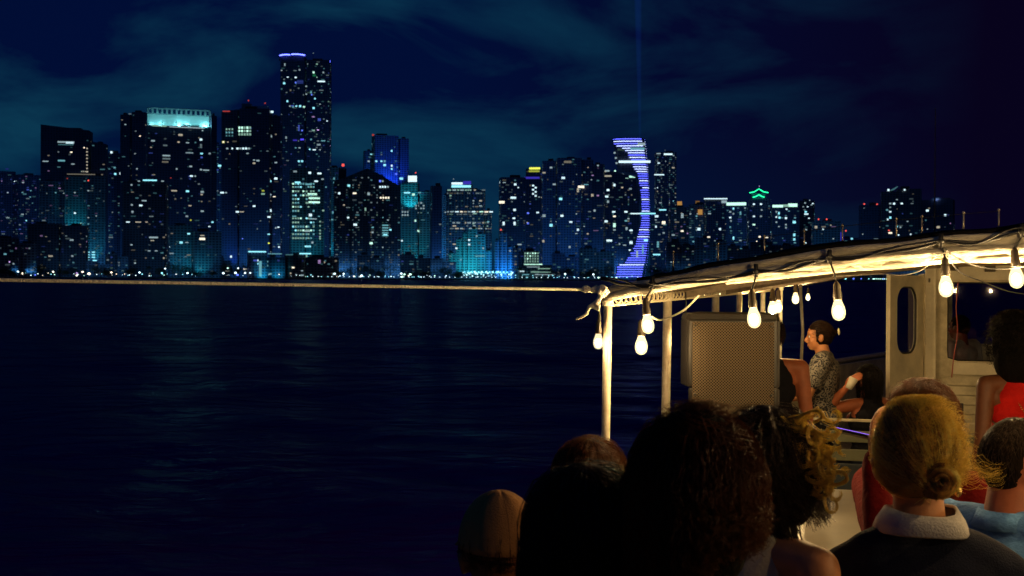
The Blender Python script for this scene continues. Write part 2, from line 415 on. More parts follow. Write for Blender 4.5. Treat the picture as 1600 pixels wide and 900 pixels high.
def flood(p, target, col, power, size=70, rad=1.0):
    l = bpy.data.lights.new('floodlight', 'SPOT'); l.energy = power; l.color = col; l.spot_size = R(size); l.spot_blend = 0.8; l.shadow_soft_size = rad
    o = bpy.data.objects.new('floodlight', l); COL.objects.link(o); o.location = p
    o.rotation_euler = (Vector(target) - Vector(p)).to_track_quat('-Z', 'Y').to_euler(); return o
def uplight(px_, d, z0, ztop, col, power, size=50, front=30):
    p = at(px_, 432, d - front); q = at(px_, 432, d); flood((p.x, p.y, z0), (q.x, q.y, ztop), col, power, size)

B = Building
TEAL = (0.02, 0.75, 1.0); BLUE = (0.01, 0.10, 1.0)
# --- left group
b = B('apartment_tower', 'low dark block at the far left edge with scattered blue-white windows', [(-40, 22, 268), (22, 66, 274)], 2050, 14, 'navy', 0.2, 'wwcbbp', 1)
b.many([(11, 264, 6, 1.5, 'v', 1), (12, 301, 3, 2, 'w', 2), (36, 285, 4, 2, 'w', 2), (48, 298, 3, 2, 'c', 2), (35, 301, 3, 2, 'c', 2), (47, 308, 3, 2, 'c', 2), (12, 340, 6, 2, 'w', 2), (35, 335, 5, 2, 'w', 2)])
b = B('office_tower', 'broad black tower with a slanting top and one lit floor, left of the skyline', [(66, 143, 197, 205), (143, 168, 222, 226)], 1900, -10, 'dark', 0.03, 'wyy', 2, slab=0.15)
b.many([(103, 222, 26, 3, 'w', 2), (103, 226, 24, 2, 'c', 1), (109, 223, 12, 3, 'w', 3), (96, 251, 11, 3, 'c', 2), (71, 252, 9, 2, 'w', 2), (92, 261, 6, 2, 'c', 1), (76, 243, 4, 2, 'y', 1), (76, 267, 4, 2, 'p', 1), (162, 257, 4, 2, 'y', 1)]
       + [(136, 232 + i * 5.2, 3, 2.6, 'y', 2) for i in range(8)] + [(128 + i * 3, 268, 2, 2, 'y', 2) for i in range(4)])
b.part('roof_light', 110, 164, 273.5, 275, 'y', 1, off=-10, depth=1)
b = B('apartment_tower', 'wide teal-washed slab below the black slant-topped tower', [(62, 100, 284), (100, 134, 277), (134, 164, 275)], 1800, 5, 'grey', 0.10, 'wwwcp', 3)
b.many([(105, 279, 2, 2, 'r', 2), (138, 282, 2.5, 2.5, 'r', 3), (117, 301, 3, 2, 'w', 2), (100, 302, 3, 2, 'w', 2), (138, 298, 3, 2, 'w', 2), (117, 333, 3.5, 3, 'w', 3), (138, 340, 3, 2, 'w', 2), (126, 349, 2, 3, 'g', 2), (138, 350, 3, 2, 'c', 2), (87, 301, 2.5, 2, 'c', 2), (73, 302, 2, 2, 'w', 1)]
       + [(138, 394 + i * 4, 5, 2, 'c', 2 + (i < 3)) for i in range(4)] + [(146, 394 + i * 4, 6, 2.4, 'c', 3) for i in range(3)] + [(148, 407, 8, 2, 'c', 3)])
uplight(148, 1800, 6, 75, TEAL, 42000, 42, 24); uplight(118, 1800, 60, 95, TEAL, 20000, 70, 30)
b = B('apartment_tower', 'squat dark block standing in front of the teal-washed slab', [(45, 96, 350), (96, 137, 353)], 1700, -8, 'brown', 0.15, 'wyyp', 4)
b.many([(112, 375, 7, 3, 'w', 2), (125, 382, 4, 2, 'y', 1), (79, 400, 8, 3, 'y', 2), (113, 400, 4, 3, 'w', 2), (72, 370, 4, 2, 'y', 1)])
b = B('hotel', 'low lit podium block near the left edge, behind the shore trees', [(-20, 28, 372), (28, 56, 380)], 1650, 6, 'grey', 0.2, 'wwyp', 5)
b.many([(8, 397, 5, 3, 'c', 2), (25, 388, 3, 3, 'p', 1), (46, 388, 3, 3, 'w', 1), (21, 412, 3, 3, 'w', 2)] )
b.part('terrace_light', 30, 52, 402, 403.5, 'c', 2, depth=1, off=-2); b.part('terrace_light', 32, 51, 408, 409.5, 'w', 2, depth=1, off=-2)
b = B('office_building', 'short block with white rooftop lights between two black towers on the left', [(166, 192, 240)], 1980, 8, 'navy', 0.16, 'wcc', 6)
b.many([(174, 238, 4, 4, 'w', 3), (179, 262, 4, 3, 'c', 2), (190, 271, 8, 4, 'w', 3), (180, 272, 4, 4, 'c', 3), (195, 239, 8, 2, 'w', 2)])
b = B('apartment_tower', 'narrow black tower left of the tower with the floodlit crown', [(188, 206, 180), (206, 229, 176)], 1960, -12, 'dark', 0.04, 'wwy', 7)
b.many([(203, 178, 5, 2, 'w', 1), (212, 205, 3, 2, 'w', 1), (211, 240, 3, 2, 'w', 2), (214, 264, 3, 3, 'w', 2)])
# crowned tower
b = B('crowned_tower', 'wide dark tower with a bright white colonnaded crown', [(228, 328, 199), (328, 338, 182)], 1850, 6, 'dark', 0.09, 'wwwyc', 8, bw=4.8)
CB = b
b.many([(239, 220, 7, 3, 'w', 2), (236, 230, 3, 2, 'y', 2), (282, 211, 8, 4, 'y', 2), (258, 227, 8, 3, 'w', 1), (279, 222, 4, 3, 'y', 2), (293, 223, 6, 2, 'w', 2), (314, 218, 5, 4, 'w', 3), (314, 228, 4, 8, 'w', 1), (296, 239, 12, 2, 'w', 2),
        (315, 240, 5, 3, 'c', 3), (315, 246, 4, 3, 'b', 2), (328, 240, 5, 3, 'w', 2), (260, 243, 12, 3, 'w', 2), (260, 248, 12, 3, 'w', 1), (258, 253, 10, 3, 'y', 1), (276, 264, 3, 3, 'w', 2), (298, 260, 5, 3, 'w', 2), (314, 265, 4, 3, 'w', 2), (322, 266, 10, 2.5, 'w', 2),
        (299, 275, 6, 3, 'w', 3), (305, 275, 3, 3, 'w', 2), (240, 273, 6, 2, 'y', 1), (267, 278, 2, 2, 'r', 2), (293, 299, 6, 4, 'c', 3), (272, 298, 9, 2.5, 'y', 2), (316, 300, 6, 4, 'w', 2), (315, 304, 4, 3, 'y', 2), (240, 320, 5, 3, 'w', 2), (240, 331, 4, 3, 'c', 3), (241, 342, 6, 3, 'y', 2),
        (316, 330, 6, 3, 'w', 2), (292, 338, 5, 3, 'w', 2), (298, 344, 3, 3, 'Y', 2), (332, 347, 4, 3, 'c', 3), (327, 354, 4, 2, 'w', 3), (340, 355, 5, 2, 'w', 3), (348, 347, 5, 3, 'w', 3), (273, 354, 6, 4, 'c', 3), (315, 315, 3, 3, 'y', 1), (274, 311, 3, 3, 'y', 1)])
def crown():
    k = b.d / F; a = b.Mi @ at(228, 172, b.d); c = b.Mi @ at(328, 199, b.d); Y = b.blocks[0][2]
    wh = mat('crown_stone', (0.75, 0.85, 0.82), 0.7)
    w = c.x - a.x; zt = a.z; zb = c.z; mb = MB()
    mb.box(((a.x + c.x) / 2, Y + 9, (zt - 8 + zb) / 2), (w, 1.0, zt - 8 - zb))                       # back screen wall
    fr = MB(); n = 13
    fr.box(((a.x + c.x) / 2, Y + 1, zt - 0.8), (w, 1.2, 1.6)); fr.box(((a.x + c.x) / 2, Y + 1, zt - 8.0), (w, 0.5, 0.6))
    for i in range(n + 1): fr.box((a.x + w * i / n, Y + 1, zt - 4.6), (w / n * 0.42, 1.0, 6.8))
    for i in range(0, n + 1, 3): fr.box((a.x + w * i / n, Y + 1, (zt + zb) / 2 - 3), (1.0, 0.9, zt - zb - 6))
    mb.build('crown_screen', wh, b.root); fr.build('crown_colonnade', wh, b.root)
    for i, e in enumerate((0.5, 0.9, 0.05, 1.7, 1.3, 0.1, 2.2)):
        q = b.M @ Vector((a.x + w * (i + 0.5) / 7, Y + 4.5, zb + 1.5)); l = bpy.data.lights.new('floodlight', 'POINT'); l.energy = 2300 * e; l.color = (0.25, 0.92, 1.0); l.shadow_soft_size = 0.6
        o = bpy.data.objects.new('floodlight', l); COL.objects.link(o); o.location = q
    for i in range(9):
        q = b.M @ Vector((a.x + w * (i + 0.5) / 9, Y - 5, zt - 14)); l = bpy.data.lights.new('floodlight', 'POINT'); l.energy = 800; l.color = (0.25, 0.92, 1.0); l.shadow_soft_size = 0.6
        o = bpy.data.objects.new('floodlight', l); COL.objects.link(o); o.location = q
crown()
b.part('terrace_light', 262, 318, 200, 201.6, 'w', 2, depth=1, off=-1); b.part('terrace_light', 234, 258, 199, 201, 'g', 2, depth=1, off=-1)
b = B('apartment_tower', 'mid-height dark tower with a cyan lit strip at its top, below the crowned tower', [(193, 262, 286)], 1740, -7, 'brown', 0.13, 'wwy', 9)
b.part('roof_light', 226, 247, 282, 284, 'c', 3, depth=2, off=-1)
b.many([(217, 283, 4, 2, 'w', 2), (254, 283, 5, 2, 'w', 2), (206, 320, 4, 3, 'w', 2), (220, 321, 6, 3, 'w', 3), (207, 331, 4, 4, 'w', 2), (200, 347, 7, 2, 'w', 3), (216, 347, 9, 2, 'y', 2), (229, 347, 4, 2, 'y', 2), (186, 347, 4, 3, 'w', 2), (240, 371, 14, 3, 'w', 2), (238, 376, 7, 2, 'y', 2), (233, 392, 5, 2, 'w', 2), (244, 392, 5, 2, 'w', 2), (184, 391, 6, 3, 'w', 2), (207, 300, 5, 2, 'y', 1)])
b = B('apartment_block', 'teal-tinged block with a rounded lower wing at the foot of the crowned tower', [(262, 300, 352), (300, 345, 362)], 1690, 9, 'grey', 0.09, 'wwyc', 10)
b.many([(283, 379, 6, 4, 'c', 3), (316, 373, 9, 5, 'y', 3), (316, 368, 8, 2, 'y', 2), (292, 379, 6, 2, 'w', 2), (261, 380, 2.5, 6, 'w', 2), (268, 396, 8, 2, 'w', 2), (290, 401, 5, 2, 'w', 1)])
uplight(285, 1690, 4, 35, TEAL, 9000, 80, 35); uplight(312, 1690, 4, 30, TEAL, 9000, 80, 35)
b = B('apartment_tower', 'slim blue-grey tower in the gap between crowned tower and lantern tower', [(326, 345, 225)], 2150, 5, 'navy', 0.18, 'bccw', 11, bw=3.4)
b.many([(343, 259, 6, 4, 'c', 3), (331, 252, 2, 2, 'b', 2), (330, 347, 3, 3, 'c', 2)])
uplight(336, 2150, 8, 120, (0.02, 0.3, 0.8), 40000, 60, 40)
# lantern tower
b = B('lantern_tower', 'black tower topped by a blue-white lit lantern and a red edge light', [(346, 374, 176, 172), (374, 425, 172), (425, 440, 182)], 1800, -9, 'dark', 0.05, 'wwwy', 12, slab=0.2)
b.part('roof_lantern', 394, 419, 166, 177, m=mat('lantern_glass', (0.7, 0.85, 0.95), 0.4), depth=8, off=3)
b.part('lantern_base_light', 396, 417, 175, 177, 'c', 3, depth=1, off=1.5); b.part('roof_dome', 378, 392, 162, 172, m=mat('dome_teal', (0.25, 0.4, 0.38), 0.5), depth=10, off=6)
b.part('roof_edge_light', 350, 361, 174.5, 176, 'r', 2, depth=1, off=-1); b.part('roof_light', 424, 428, 174, 177, 'w', 3, depth=1, off=0)
for (x, y) in ((388, 157), (414, 161)): b.part('beacon', x - 1, x + 1, y - 1, y + 1, 'r', 2, depth=1, off=8); b.part('mast', x - .25, x + .25, y, 175, m=ROOFM, depth=0.6, off=8.3)
p = at(406, 178, 1780); 
for dx in (-6, 6):
    q = at(406 + dx, 176.5, 1800 - 14); l = bpy.data.lights.new('floodlight', 'POINT'); l.energy = 4200; l.color = (0.05, 0.45, 1); l.shadow_soft_size = 0.5
    o = bpy.data.objects.new('floodlight', l); COL.objects.link(o); o.location = q
b.many([(354 + i * 4.5, 202 + j * 5, 3, 3.4, 'c' if j else 'g', 1 + (j < 2)) for i in range(3) for j in range(3)] +
       [(374 + i * 4.2, 199.5 + j * 5.2, 3.6, 4.2, 'g', 3 if (i in (0, 1, 3) and j != 2) else 2) for i in range(5) for j in range(3)] +
       [(349, 222, 5, 4, 'Y', 2), (349, 222, 3, 3, 'y', 3), (356, 222, 3, 2, 'y', 2), (355, 232, 4, 3, 'w', 2), (363, 232, 3, 3, 'w', 3)] + [(371 + i * 4.5, 232, 4, 3.4, 'w', 3 if i in (0, 2, 3) else 2) for i in range(5)] +
       [(397, 250, 4, 2, 'w', 2), (403, 251, 6, 3, 'w', 2), (397, 255, 5, 3, 'y', 2), (424, 213, 7, 4, 'w', 2), (431, 210, 3, 3, 'y', 1), (422, 263, 4, 2, 'y', 1), (431, 254, 5, 2.5, 'w', 2), (423, 283, 6, 3.4, 'c', 3), (431, 279, 6, 4, 'w', 3),
        (347, 301, 7, 3, 'w', 3), (353, 301, 4, 2.4, 'w', 2), (411, 298, 5, 3, 'Y', 2), (411, 303, 7, 3, 'g', 2), (423, 304, 6, 3, 'w', 2), (423, 314, 6, 2, 'y', 1), (397, 322, 5, 3, 'w', 3), (371, 331, 6, 3, 'w', 3), (378, 331, 8, 2, 'y', 2), (423, 329, 8, 5, 'w', 3), (421, 339, 6, 3, 'w', 3),
        (431, 356, 3, 3, 'w', 2), (435, 355, 4, 2, 'w', 3), (420, 366, 5, 2, 'c', 3), (420, 380, 3, 2.5, 'Y', 3), (436, 386, 3, 3, 'w', 3), (379, 373, 2, 2, 'b', 3), (361, 401, 3.4, 4, 'w', 3), (407, 345, 3, 2, 'w', 1)])
uplight(364, 1800, 3, 60, BLUE, 42000, 36, 22); uplight(395, 1800, 3, 40, (0.02, 0.45, 1), 26000, 60, 30)
# tallest tower with blue crown: rounded plan
def tall_tower():
    d = 2060
    bb = Building('skyscraper', 'tallest tower with blue neon lines along its rounded top', [(438, 478, 90), (478, 517, 96)], d, -6, 'dark', 0.16, 'wwwccbgp', 13, slab=0.45, bw=3.6, maxw=220, deep=30)
    for (x0, x1, y0, y1) in ((439, 455, 89.6, 88.4), (457, 478, 87.6, 88.8)):
        a = bb.Mi @ at(x0, y0, d); c = bb.Mi @ at(x1, y1, d); pts = []
        for i in range(9):
            t = i / 8; q = a.lerp(c, t); q.y = bb.blocks[0][2] - 1.2 - 2.0 * math.sin(math.pi * t); q.z = a.z + (c.z - a.z) * t + 0.5 * math.sin(math.pi * t); pts.append(q)
        MB().tube(pts, 0.95, 6).build('crown_light', mat('neon_blue', (0, 0, 0.1), emit=(0.10, 0.13, 1.0), estr=6, sample=False), bb.root)
    bb.part('crown_light', 511, 517, 96.5, 99, m=MATS['neon_blue'], depth=1, off=-1)
    bb.part('crown_screen', 438, 478, 90.5, 98, m=mat('crown_dark', (0.06, 0.06, 0.1), 0.6), depth=1.0, off=-0.9); bb.part('beacon', 489.5, 490.5, 83.6, 84.6, 'w', 2, depth=1, off=6); bb.part('mast', 489.8, 490.2, 84.6, 96, m=ROOFM, depth=.6, off=6.2)
    bb.many([(445, 101, 2.5, 5, 'w', 2), (440, 110, 3, 2, 'w', 2), (468, 109, 3, 3, 'w', 2), (490, 113, 3.5, 4, 'g', 3), (491, 118, 6, 4, 'G', 1), (505, 113, 3, 3, 'w', 2), (502, 127, 12, 3, 'w', 3), (462, 121, 3.5, 3, 'w', 3), (462, 129, 3, 3, 'b', 3), (469, 128, 10, 7, 'b', 1),
             (444, 130, 4, 4, 'c', 3), (440, 139, 3, 3, 'c', 1), (478, 135, 3, 3, 'w', 2), (454, 141, 3, 3, 'y', 1), (478, 147, 3, 3, 'w', 2), (486, 144, 3, 5, 'c', 2), (487, 148, 2, 3, 'b', 3), (502, 141, 8, 2, 'w', 1), (492, 154, 3, 3, 'c', 3), (449, 158, 3, 4, 'c', 3), (453, 166, 3, 3, 'w', 2), (458, 167, 4, 3, 'c', 2), (463, 166, 3, 3, 'c', 3), (469, 166, 4, 4, 'c', 3), (475, 167, 4, 3, 'g', 3),
             (490, 169, 4, 4, 'c', 3), (500, 163, 3, 2, 'w', 2), (511, 189, 2.5, 2, 'w', 3), (499, 187, 6, 5, 'b', 2), (467, 200, 3, 12, 'b', 2), (472, 204, 3, 3, 'b', 3), (461, 219, 8, 3, 'v', 2), (472, 218, 7, 3, 'v', 3), (485, 205, 6, 2, 'w', 1), (490, 204, 5, 3, 'g', 2), (486, 218, 3, 3, 'c', 2), (498, 226, 7, 3, 'w', 2), (462, 231, 3, 2, 'c', 2), (468, 231, 4, 2, 'w', 2), (484, 233, 3, 3, 'c', 3), (491, 234, 6, 2, 'w', 3), (500, 234, 3, 2, 'w', 2), (505, 220, 8, 2, 'c', 2), (513, 221, 4, 2, 'c', 1),
             (467, 252, 4, 3.4, 'c', 3), (472, 252, 4, 3.4, 'c', 3), (436, 253, 4, 2, 'y', 1), (447, 215, 3, 4, 'w', 2), (456, 290, 8, 3, 'w', 2)])
tall_tower()
b = B('office_tower', 'teal office tower in front of the tallest tower with rows of brightly lit floors', [(452, 476, 266, 262), (476, 506, 262, 272)], 1700, 8, 'grey', 0.05, 'cgw', 14, fh=3.8)
lst = []
g = random.Random(5)
for j, y in enumerate([287, 292, 299, 305, 311, 317, 323, 329.5, 341, 347.5, 354, 360, 366, 372]):
    for x in range(458, 492, 4):
        pr = 0.95 if x < 468 and y > 285 else 0.62
        if x > 468 and y in (317, 323, 329.5): pr = 0.25
        if g.random() < pr: lst.append((x, y, 3.4, 3.2, g.choice('ccgg'), g.choice([2, 2, 3]) if y < 365 else 2))
for y in (303.5, 309.5, 316): lst.append((491 if y > 304 else 488, y + .0, 18 if y > 304 else 15, 3.6, 'g', 3))
for y in (348, 355, 362, 367, 372, 375): lst.append((500, y - 2, 3, 3.2, 'g', 2))
lst += [(461, 268, 7, 3, 'w', 2), (484, 270, 5, 4, 'w', 3), (499, 271, 8, 3, 'w', 3), (494, 283, 7, 3, 'w', 3), (485, 336, 6, 5, 'w', 3), (505, 329, 4, 3, 'g', 2), (489, 342, 12, 2, 'w', 2), (480, 361, 9, 3, 'w', 2), (481, 385, 10, 3, 'c', 3), (488, 379, 4, 4, 'w', 2), (465, 285, 9, 3, 'c', 3), (482, 288, 10, 3, 'c', 2)]
b.many(lst); uplight(480, 1700, 4, 70, TEAL, 30000, 70, 45)
b = B('apartment_tower', 'plain teal-lit slab just right of the bright office tower', [(505, 531, 262)], 2120, 5, 'pale', 0.06, 'cw', 15)
b.many([(522, 279, 3, 4, 'c', 2), (522, 285, 3, 3, 'c', 2), (520, 332, 3, 4, 'c', 2), (515, 345, 6, 2, 'c', 2)]); b.part('logo_light', 510.5, 513.5, 292, 295, 'b', 3, depth=1, off=-1)
uplight(518, 2120, 6, 110, (0.02, 0.55, 0.9), 105000, 55, 45)
b = B('low_building', 'low glass pavilion with a bright cyan roof line beside the shore trees', [(386, 417, 395), (417, 445, 402)], 1620, 4, 'navy', 0.15, 'ccb', 16, fh=4)
b.part('roof_light', 387, 415, 392.5, 394.5, 'c', 3, depth=2, off=-2); b.part('roof_light', 418, 440, 396, 397.3, 'c', 2, depth=1, off=-2); b.part('entrance_light', 404, 408, 408, 432, 'c', 2, depth=1, off=-2)
b.many([(403, 407, 2, 3, 'w', 3), (403, 412, 2, 3, 'c', 3), (418, 409, 2, 3, 'c', 2), (418, 415, 2, 3, 'c', 2), (422, 428, 6, 3, 'c', 2)]); uplight(410, 1620, 2, 12, TEAL, 9000, 100, 18); uplight(434, 1620, 2, 12, TEAL, 6000, 100, 18)
b = B('low_building', 'low dark building with a bright T-shaped sign light, under the bright office tower', [(445, 478, 398), (478, 530, 402)], 1630, -5, 'brown', 0.2, 'wyc', 17, fh=4)
b.part('roof_light', 469, 487, 395.5, 397.5, 'c', 3, depth=1, off=-2); b.part('sign_light', 479, 481.3, 398, 431, 'g', 2, depth=1, off=-2)
b.many([(458, 418, 5, 3, 'y', 3), (454, 427, 3, 3, 'y', 2), (472, 423, 4, 2, 'w', 2), (472, 430, 7, 3, 'w', 2), (499, 409, 5, 7, 'p', 2), (452, 398, 12, 2, 'c', 1), (507, 410, 2, 3, 'y', 2), (522, 428, 5, 3, 'w', 3)])
# hip-roofed mass
b = B('apartment_tower', 'broad dark tower with a peaked hip roof and many small white windows', [(521, 548, 284, 274), (548, 572, 274, 264), (572, 600, 264, 276), (600, 625, 278, 292)], 1760, 3, 'brown', 0.34, 'wwwwwycg', 18, bw=3.6, fh=3.4, maxw=300, slab=0.2)
b.part('roof_box', 529, 541, 263, 282, m=ROOFM, depth=8, off=6); b.part('beacon', 534, 538, 256, 260, 'r', 3, depth=1, off=8); b.part('mast', 535.6, 536.4, 260, 264, m=ROOFM, depth=.5, off=8)
b.many([(598 + i * 4, 283, 3.2, 3, 'y' if i else 'w', 2) for i in range(4)] + [(594 + i * 4, 292, 3.4, 3.6, 'w', 3 if i < 3 else 2) for i in range(4)] + [(595 + i * 4, 309, 3.4, 3.4, 'y', 3) for i in range(4)] + [(602, 352 + i * 4, 10, 2.4, 'c', 2) for i in range(5)] + [(602, 367, 8, 3, 'c', 3), (610, 359, 4, 3, 'c', 3), (555, 351, 7, 4, 'w', 3), (580, 380, 6, 4, 'g', 3), (545, 290, 5, 4, 'c', 3), (594, 283, 4, 4, 'b', 3), (571, 327, 3, 6, 'g', 2), (576, 303, 5, 5, 'w', 2), (554, 302, 7, 3, 'y', 3), (530, 302, 4, 4, 'w', 3), (582, 363, 4, 3, 'w', 2), (544, 340, 4, 3, 'w', 3)])
b = B('skyscraper', 'blue-lit tower rising behind the peaked roof, with red beacons on top', [(567, 580, 236), (580, 622, 213), (622, 638, 217)], 2250, 10, 'grey', 0.05, 'ccw', 19)
b.many([(580, 241, 4, 2, 'c', 3), (588, 252, 4, 3, 'c', 3), (596, 252, 4, 3, 'c', 3), (601, 252, 4, 4, 'c', 2), (601, 258, 5, 4, 'c', 3), (612, 236, 3, 4, 'c', 3), (612, 259, 3, 4, 'w', 3), (612, 264, 3, 3, 'c', 3), (576, 252, 4, 3, 'w', 2), (619, 272, 4, 3, 'b', 3), (627, 279, 7, 4, 'c', 3)])
for (x, y) in ((583, 211), (594, 212)): b.part('beacon', x - 1.6, x + 1.6, y - 1.4, y + 1.4, 'r', 2, depth=1, off=4); b.part('mast', x - .3, x + .3, y, 218, m=ROOFM, depth=.5, off=5)
uplight(612, 2250, 150, 215, (0.01, 0.06, 1.0), 230000, 80, 38); uplight(592, 2250, 150, 225, (0.01, 0.12, 1), 70000, 80, 38)
b = B('office_tower', 'teal-crowned tower with a glowing white box on its roof', [(626, 655, 288, 286), (655, 673, 300)], 1880, -8, 'pale', 0.16, 'wwcg', 20)
b.part('roof_sign', 638.5, 651.5, 275, 284.5, 'w', 3, depth=5, off=4); b.part('beacon', 649, 651, 269.5, 271, 'r', 3, depth=1, off=6); b.part('mast', 649.8, 650.2, 271, 276, m=ROOFM, depth=.5, off=6)
b.many([(636, 301, 10, 3, 'c', 3), (646, 304, 5, 4, 'g', 3), (655, 301, 6, 2.4, 'c', 2)] + [(629 + 4 * i, 331 + 5 * j, 3, 3, 'w', 2) for i in range(3) for j in range(2)] + [(650 + 4 * i, 317 + 4.4 * j, 3, 3, 'w', 2) for i in range(4) for j in range(3) if (i + j) % 3] + [(654, 361, 12, 3, 'g', 3), (649, 345, 3, 4, 'g', 3), (628, 376, 3, 3, 'w', 3), (627, 405, 12, 2.4, 'w', 2), (640, 406, 5, 3, 'g', 3)])
uplight(640, 1880, 100, 140, TEAL, 30000, 90, 25); uplight(645, 1880, 4, 70, (0.02, 0.6, 0.75), 46000, 60, 40)
b = B('apartment_tower', 'plain black slab with almost no lit windows in the middle of the skyline', [(672, 690, 291)], 1780, 9, 'dark', 0.05, 'bw', 21)
b = B('apartment_tower', 'very thin blue tower beside the black slab', [(689, 699, 306)], 2000, 4, 'pale', 0.3, 'cbw', 22, bw=3.0); uplight(694, 2000, 6, 80, (0.01, 0.3, 1), 60000, 50, 35)
# banded tower
b = B('office_tower', 'banded office tower topped by white and blue light bars', [(697, 758, 297), (758, 768, 330)], 1820, -5, 'grey', 0.22, 'wwgcy', 23, fh=3.6, bw=4.0, maxw=260)
b.part('crown_light', 707, 724, 286, 289.4, 'w', 3, depth=2, off=3); b.part('crown_light', 707, 737, 290.6, 294, 'c', 3, depth=2, off=2); b.part('crown_light', 725, 737, 284, 289, 'v', 2, depth=2, off=4); b.part('roof_box', 705, 739, 289, 297, m=ROOFM, depth=8, off=6); b.part('beacon', 709.4, 710.6, 280, 281.2, 'w', 2, depth=1, off=5)
lst = []
for y, pr, lv in ((297, .8, 2), (302, .6, 1), (323, .5, 1), (331, .97, 3), (335, .5, 1), (348, .6, 2), (353, .5, 2), (357, .5, 2)):
    x = 698
    while x < 766:
        w = g.choice([3, 4, 6, 8])
        if g.random() < pr: lst.append((x + w / 2, y, w * 0.9, 2.4, g.choice('wwgy'), lv if g.random() < .7 else max(0, lv - 1)))
        x += w
b.many(lst)
b = B('office_building', 'low pyramid-stepped building washed in teal light at the banded tower foot', [(712, 722, 374), (722, 730, 364), (730, 745, 358), (745, 758, 366), (700, 712, 396), (758, 768, 392)], 1700, 3, 'pale', 0.08, 'wcg', 24, deep=16)
b.many([(733, 375, 4, 3, 'w', 3), (745, 369, 4, 3, 'w', 2), (733, 382, 4, 3, 'w', 3), (712, 388, 4, 3, 'w', 3), (750, 400, 16, 2, 'c', 2), (755, 388, 3, 4, 'w', 2), (720, 406, 4, 3, 'c', 2)])
uplight(728, 1700, 3, 40, TEAL, 42000, 80, 40); uplight(748, 1700, 3, 35, TEAL, 28000, 80, 40)
b = B('office_building', 'stepped building glowing deep blue near the shore in mid skyline', [(772, 780, 376), (780, 792, 364), (792, 801, 386)], 1690, 4, 'pale', 0.1, 'cbb', 25, deep=16)
b.many([(797, 392, 3, 3, 'w', 2), (789, 377, 4, 2, 'w', 1), (766, 382, 3, 3, 'c', 2)]); uplight(785, 1690, 3, 28, (0.01, 0.22, 1), 62000, 90, 36); uplight(796, 1690, 2, 12, (0.01, 0.3, 1), 24000, 90, 26)
b = B('apartment_tower', 'flat-topped tower with paired columns of warm windows left of the yellow sign', [(779, 821, 278)], 1900, 7, 'dark', 0.30, 'wwwyc', 26, bw=4.4, maxw=120)
b.many([(784, 316, 9, 5, 'y', 3), (781, 285, 3, 3, 'w', 3), (802, 309, 9, 4, 'w', 3), (805, 288, 5, 4, 'w', 3), (804, 328, 5, 4, 'w', 3), (787, 349, 4, 7, 'w', 3), (804, 349, 4, 7, 'w', 3), (782, 359, 2.5, 3, 'r', 3), (803, 341, 5, 3, 'w', 3)])
b = B('apartment_tower', 'tower carrying a yellow lit sign above a blue light strip', [(821, 846, 264)], 1950, -6, 'dark', 0.24, 'wwwby', 27)
b.part('sign_light', 828, 845, 262.4, 265.4, 'Y', 3, depth=1, off=-1); b.part('sign_light', 827, 844, 267, 269.6, 'Y', 2, depth=1, off=-1); b.part('roof_light', 820, 844, 277, 280, 'v', 2, depth=1, off=-1)
b.many([(833 + (i % 2) * 4, 290 + i * 3.2, 4, 3, 'w', 3) for i in range(6)] + [(825, 333, 4, 3, 'b', 3), (825, 349, 4, 3, 'b', 3), (840, 332, 5, 3, 'w', 3)])
b = B('apartment_tower', 'massive wide dark apartment block in mid skyline with sparse white windows', [(846, 868, 252), (868, 908, 248), (908, 926, 250)], 1830, 6, 'navy', 0.2, 'wwwwcby', 28, maxw=200)
b.many([(850, 270, 6, 3, 'y', 2), (861, 262, 5, 4, 'w', 2), (880, 278, 7, 4, 'w', 3), (887, 253, 12, 5, 'y', 1), (908, 292, 10, 5, 'y', 3), (903, 297, 4, 8, 'y', 2), (876, 311, 6, 5, 'c', 3), (878, 337, 6, 4, 'w', 3), (861, 352, 6, 5, 'c', 3), (892, 347, 6, 3, 'w', 3), (866, 288, 6, 3, 'w', 2), (850, 337, 6, 5, 'w', 2), (903, 359, 4, 4, 'w', 3), (849, 377, 4, 5, 'y', 2), (890, 386, 4, 4, 'w', 2)])
b = B('apartment_tower', 'narrower black tower left of the blue-lit curved tower', [(925, 944, 257)], 1800, -7, 'dark', 0.16, 'wwyp', 29)
b.many([(925, 305, 5, 5, 'y', 2), (929, 329, 4, 4, 'w', 2), (926, 274, 4, 2, 'p', 2), (902, 399, 4, 4, 'w', 2), (903, 409, 6, 4, 'y', 3)])
b = B('apartment_tower', 'dark tower with a lit roof terrace, overlapped by the blue curved tower', [(943, 998, 269)], 1900, 4, 'dark', 0.2, 'wwwyg', 30, maxw=170)
b.many([(948, 267, 9, 3, 'w', 2), (950, 275, 11, 3, 'y', 2), (961, 267, 3, 3, 'g', 3), (977, 267, 8, 3, 'y', 3), (988, 270, 10, 4, 'g', 3), (988, 276, 10, 4, 'g', 3), (960, 289, 4, 5, 'w', 3), (950, 297, 5, 4, 'w', 3), (985, 295, 5, 3, 'w', 2), (972, 293, 4, 3, 'y', 2), (948, 307, 6, 4, 'w', 3), (950, 315, 4, 5, 'w', 2), (959, 331, 6, 3, 'w', 3), (960, 338, 5, 3, 'y', 3), (947, 346, 6, 4, 'w', 3), (960, 352, 5, 8, 'g', 3), (960, 359, 5, 3, 'w', 2), (978, 331, 6, 3, 'w', 3), (978, 345, 5, 3, 'c', 2), (979, 357, 4, 6, 'w', 2), (986, 360, 6, 3, 'w', 3), (986, 379, 6, 6, 'w', 3), (952, 376, 9, 4, 'w', 3), (968, 381, 3, 3, 'w', 2), (976, 383, 6, 2, 'w', 2), (985, 391, 6, 3, 'w', 3), (945, 268, 4, 2, 'y', 2)])
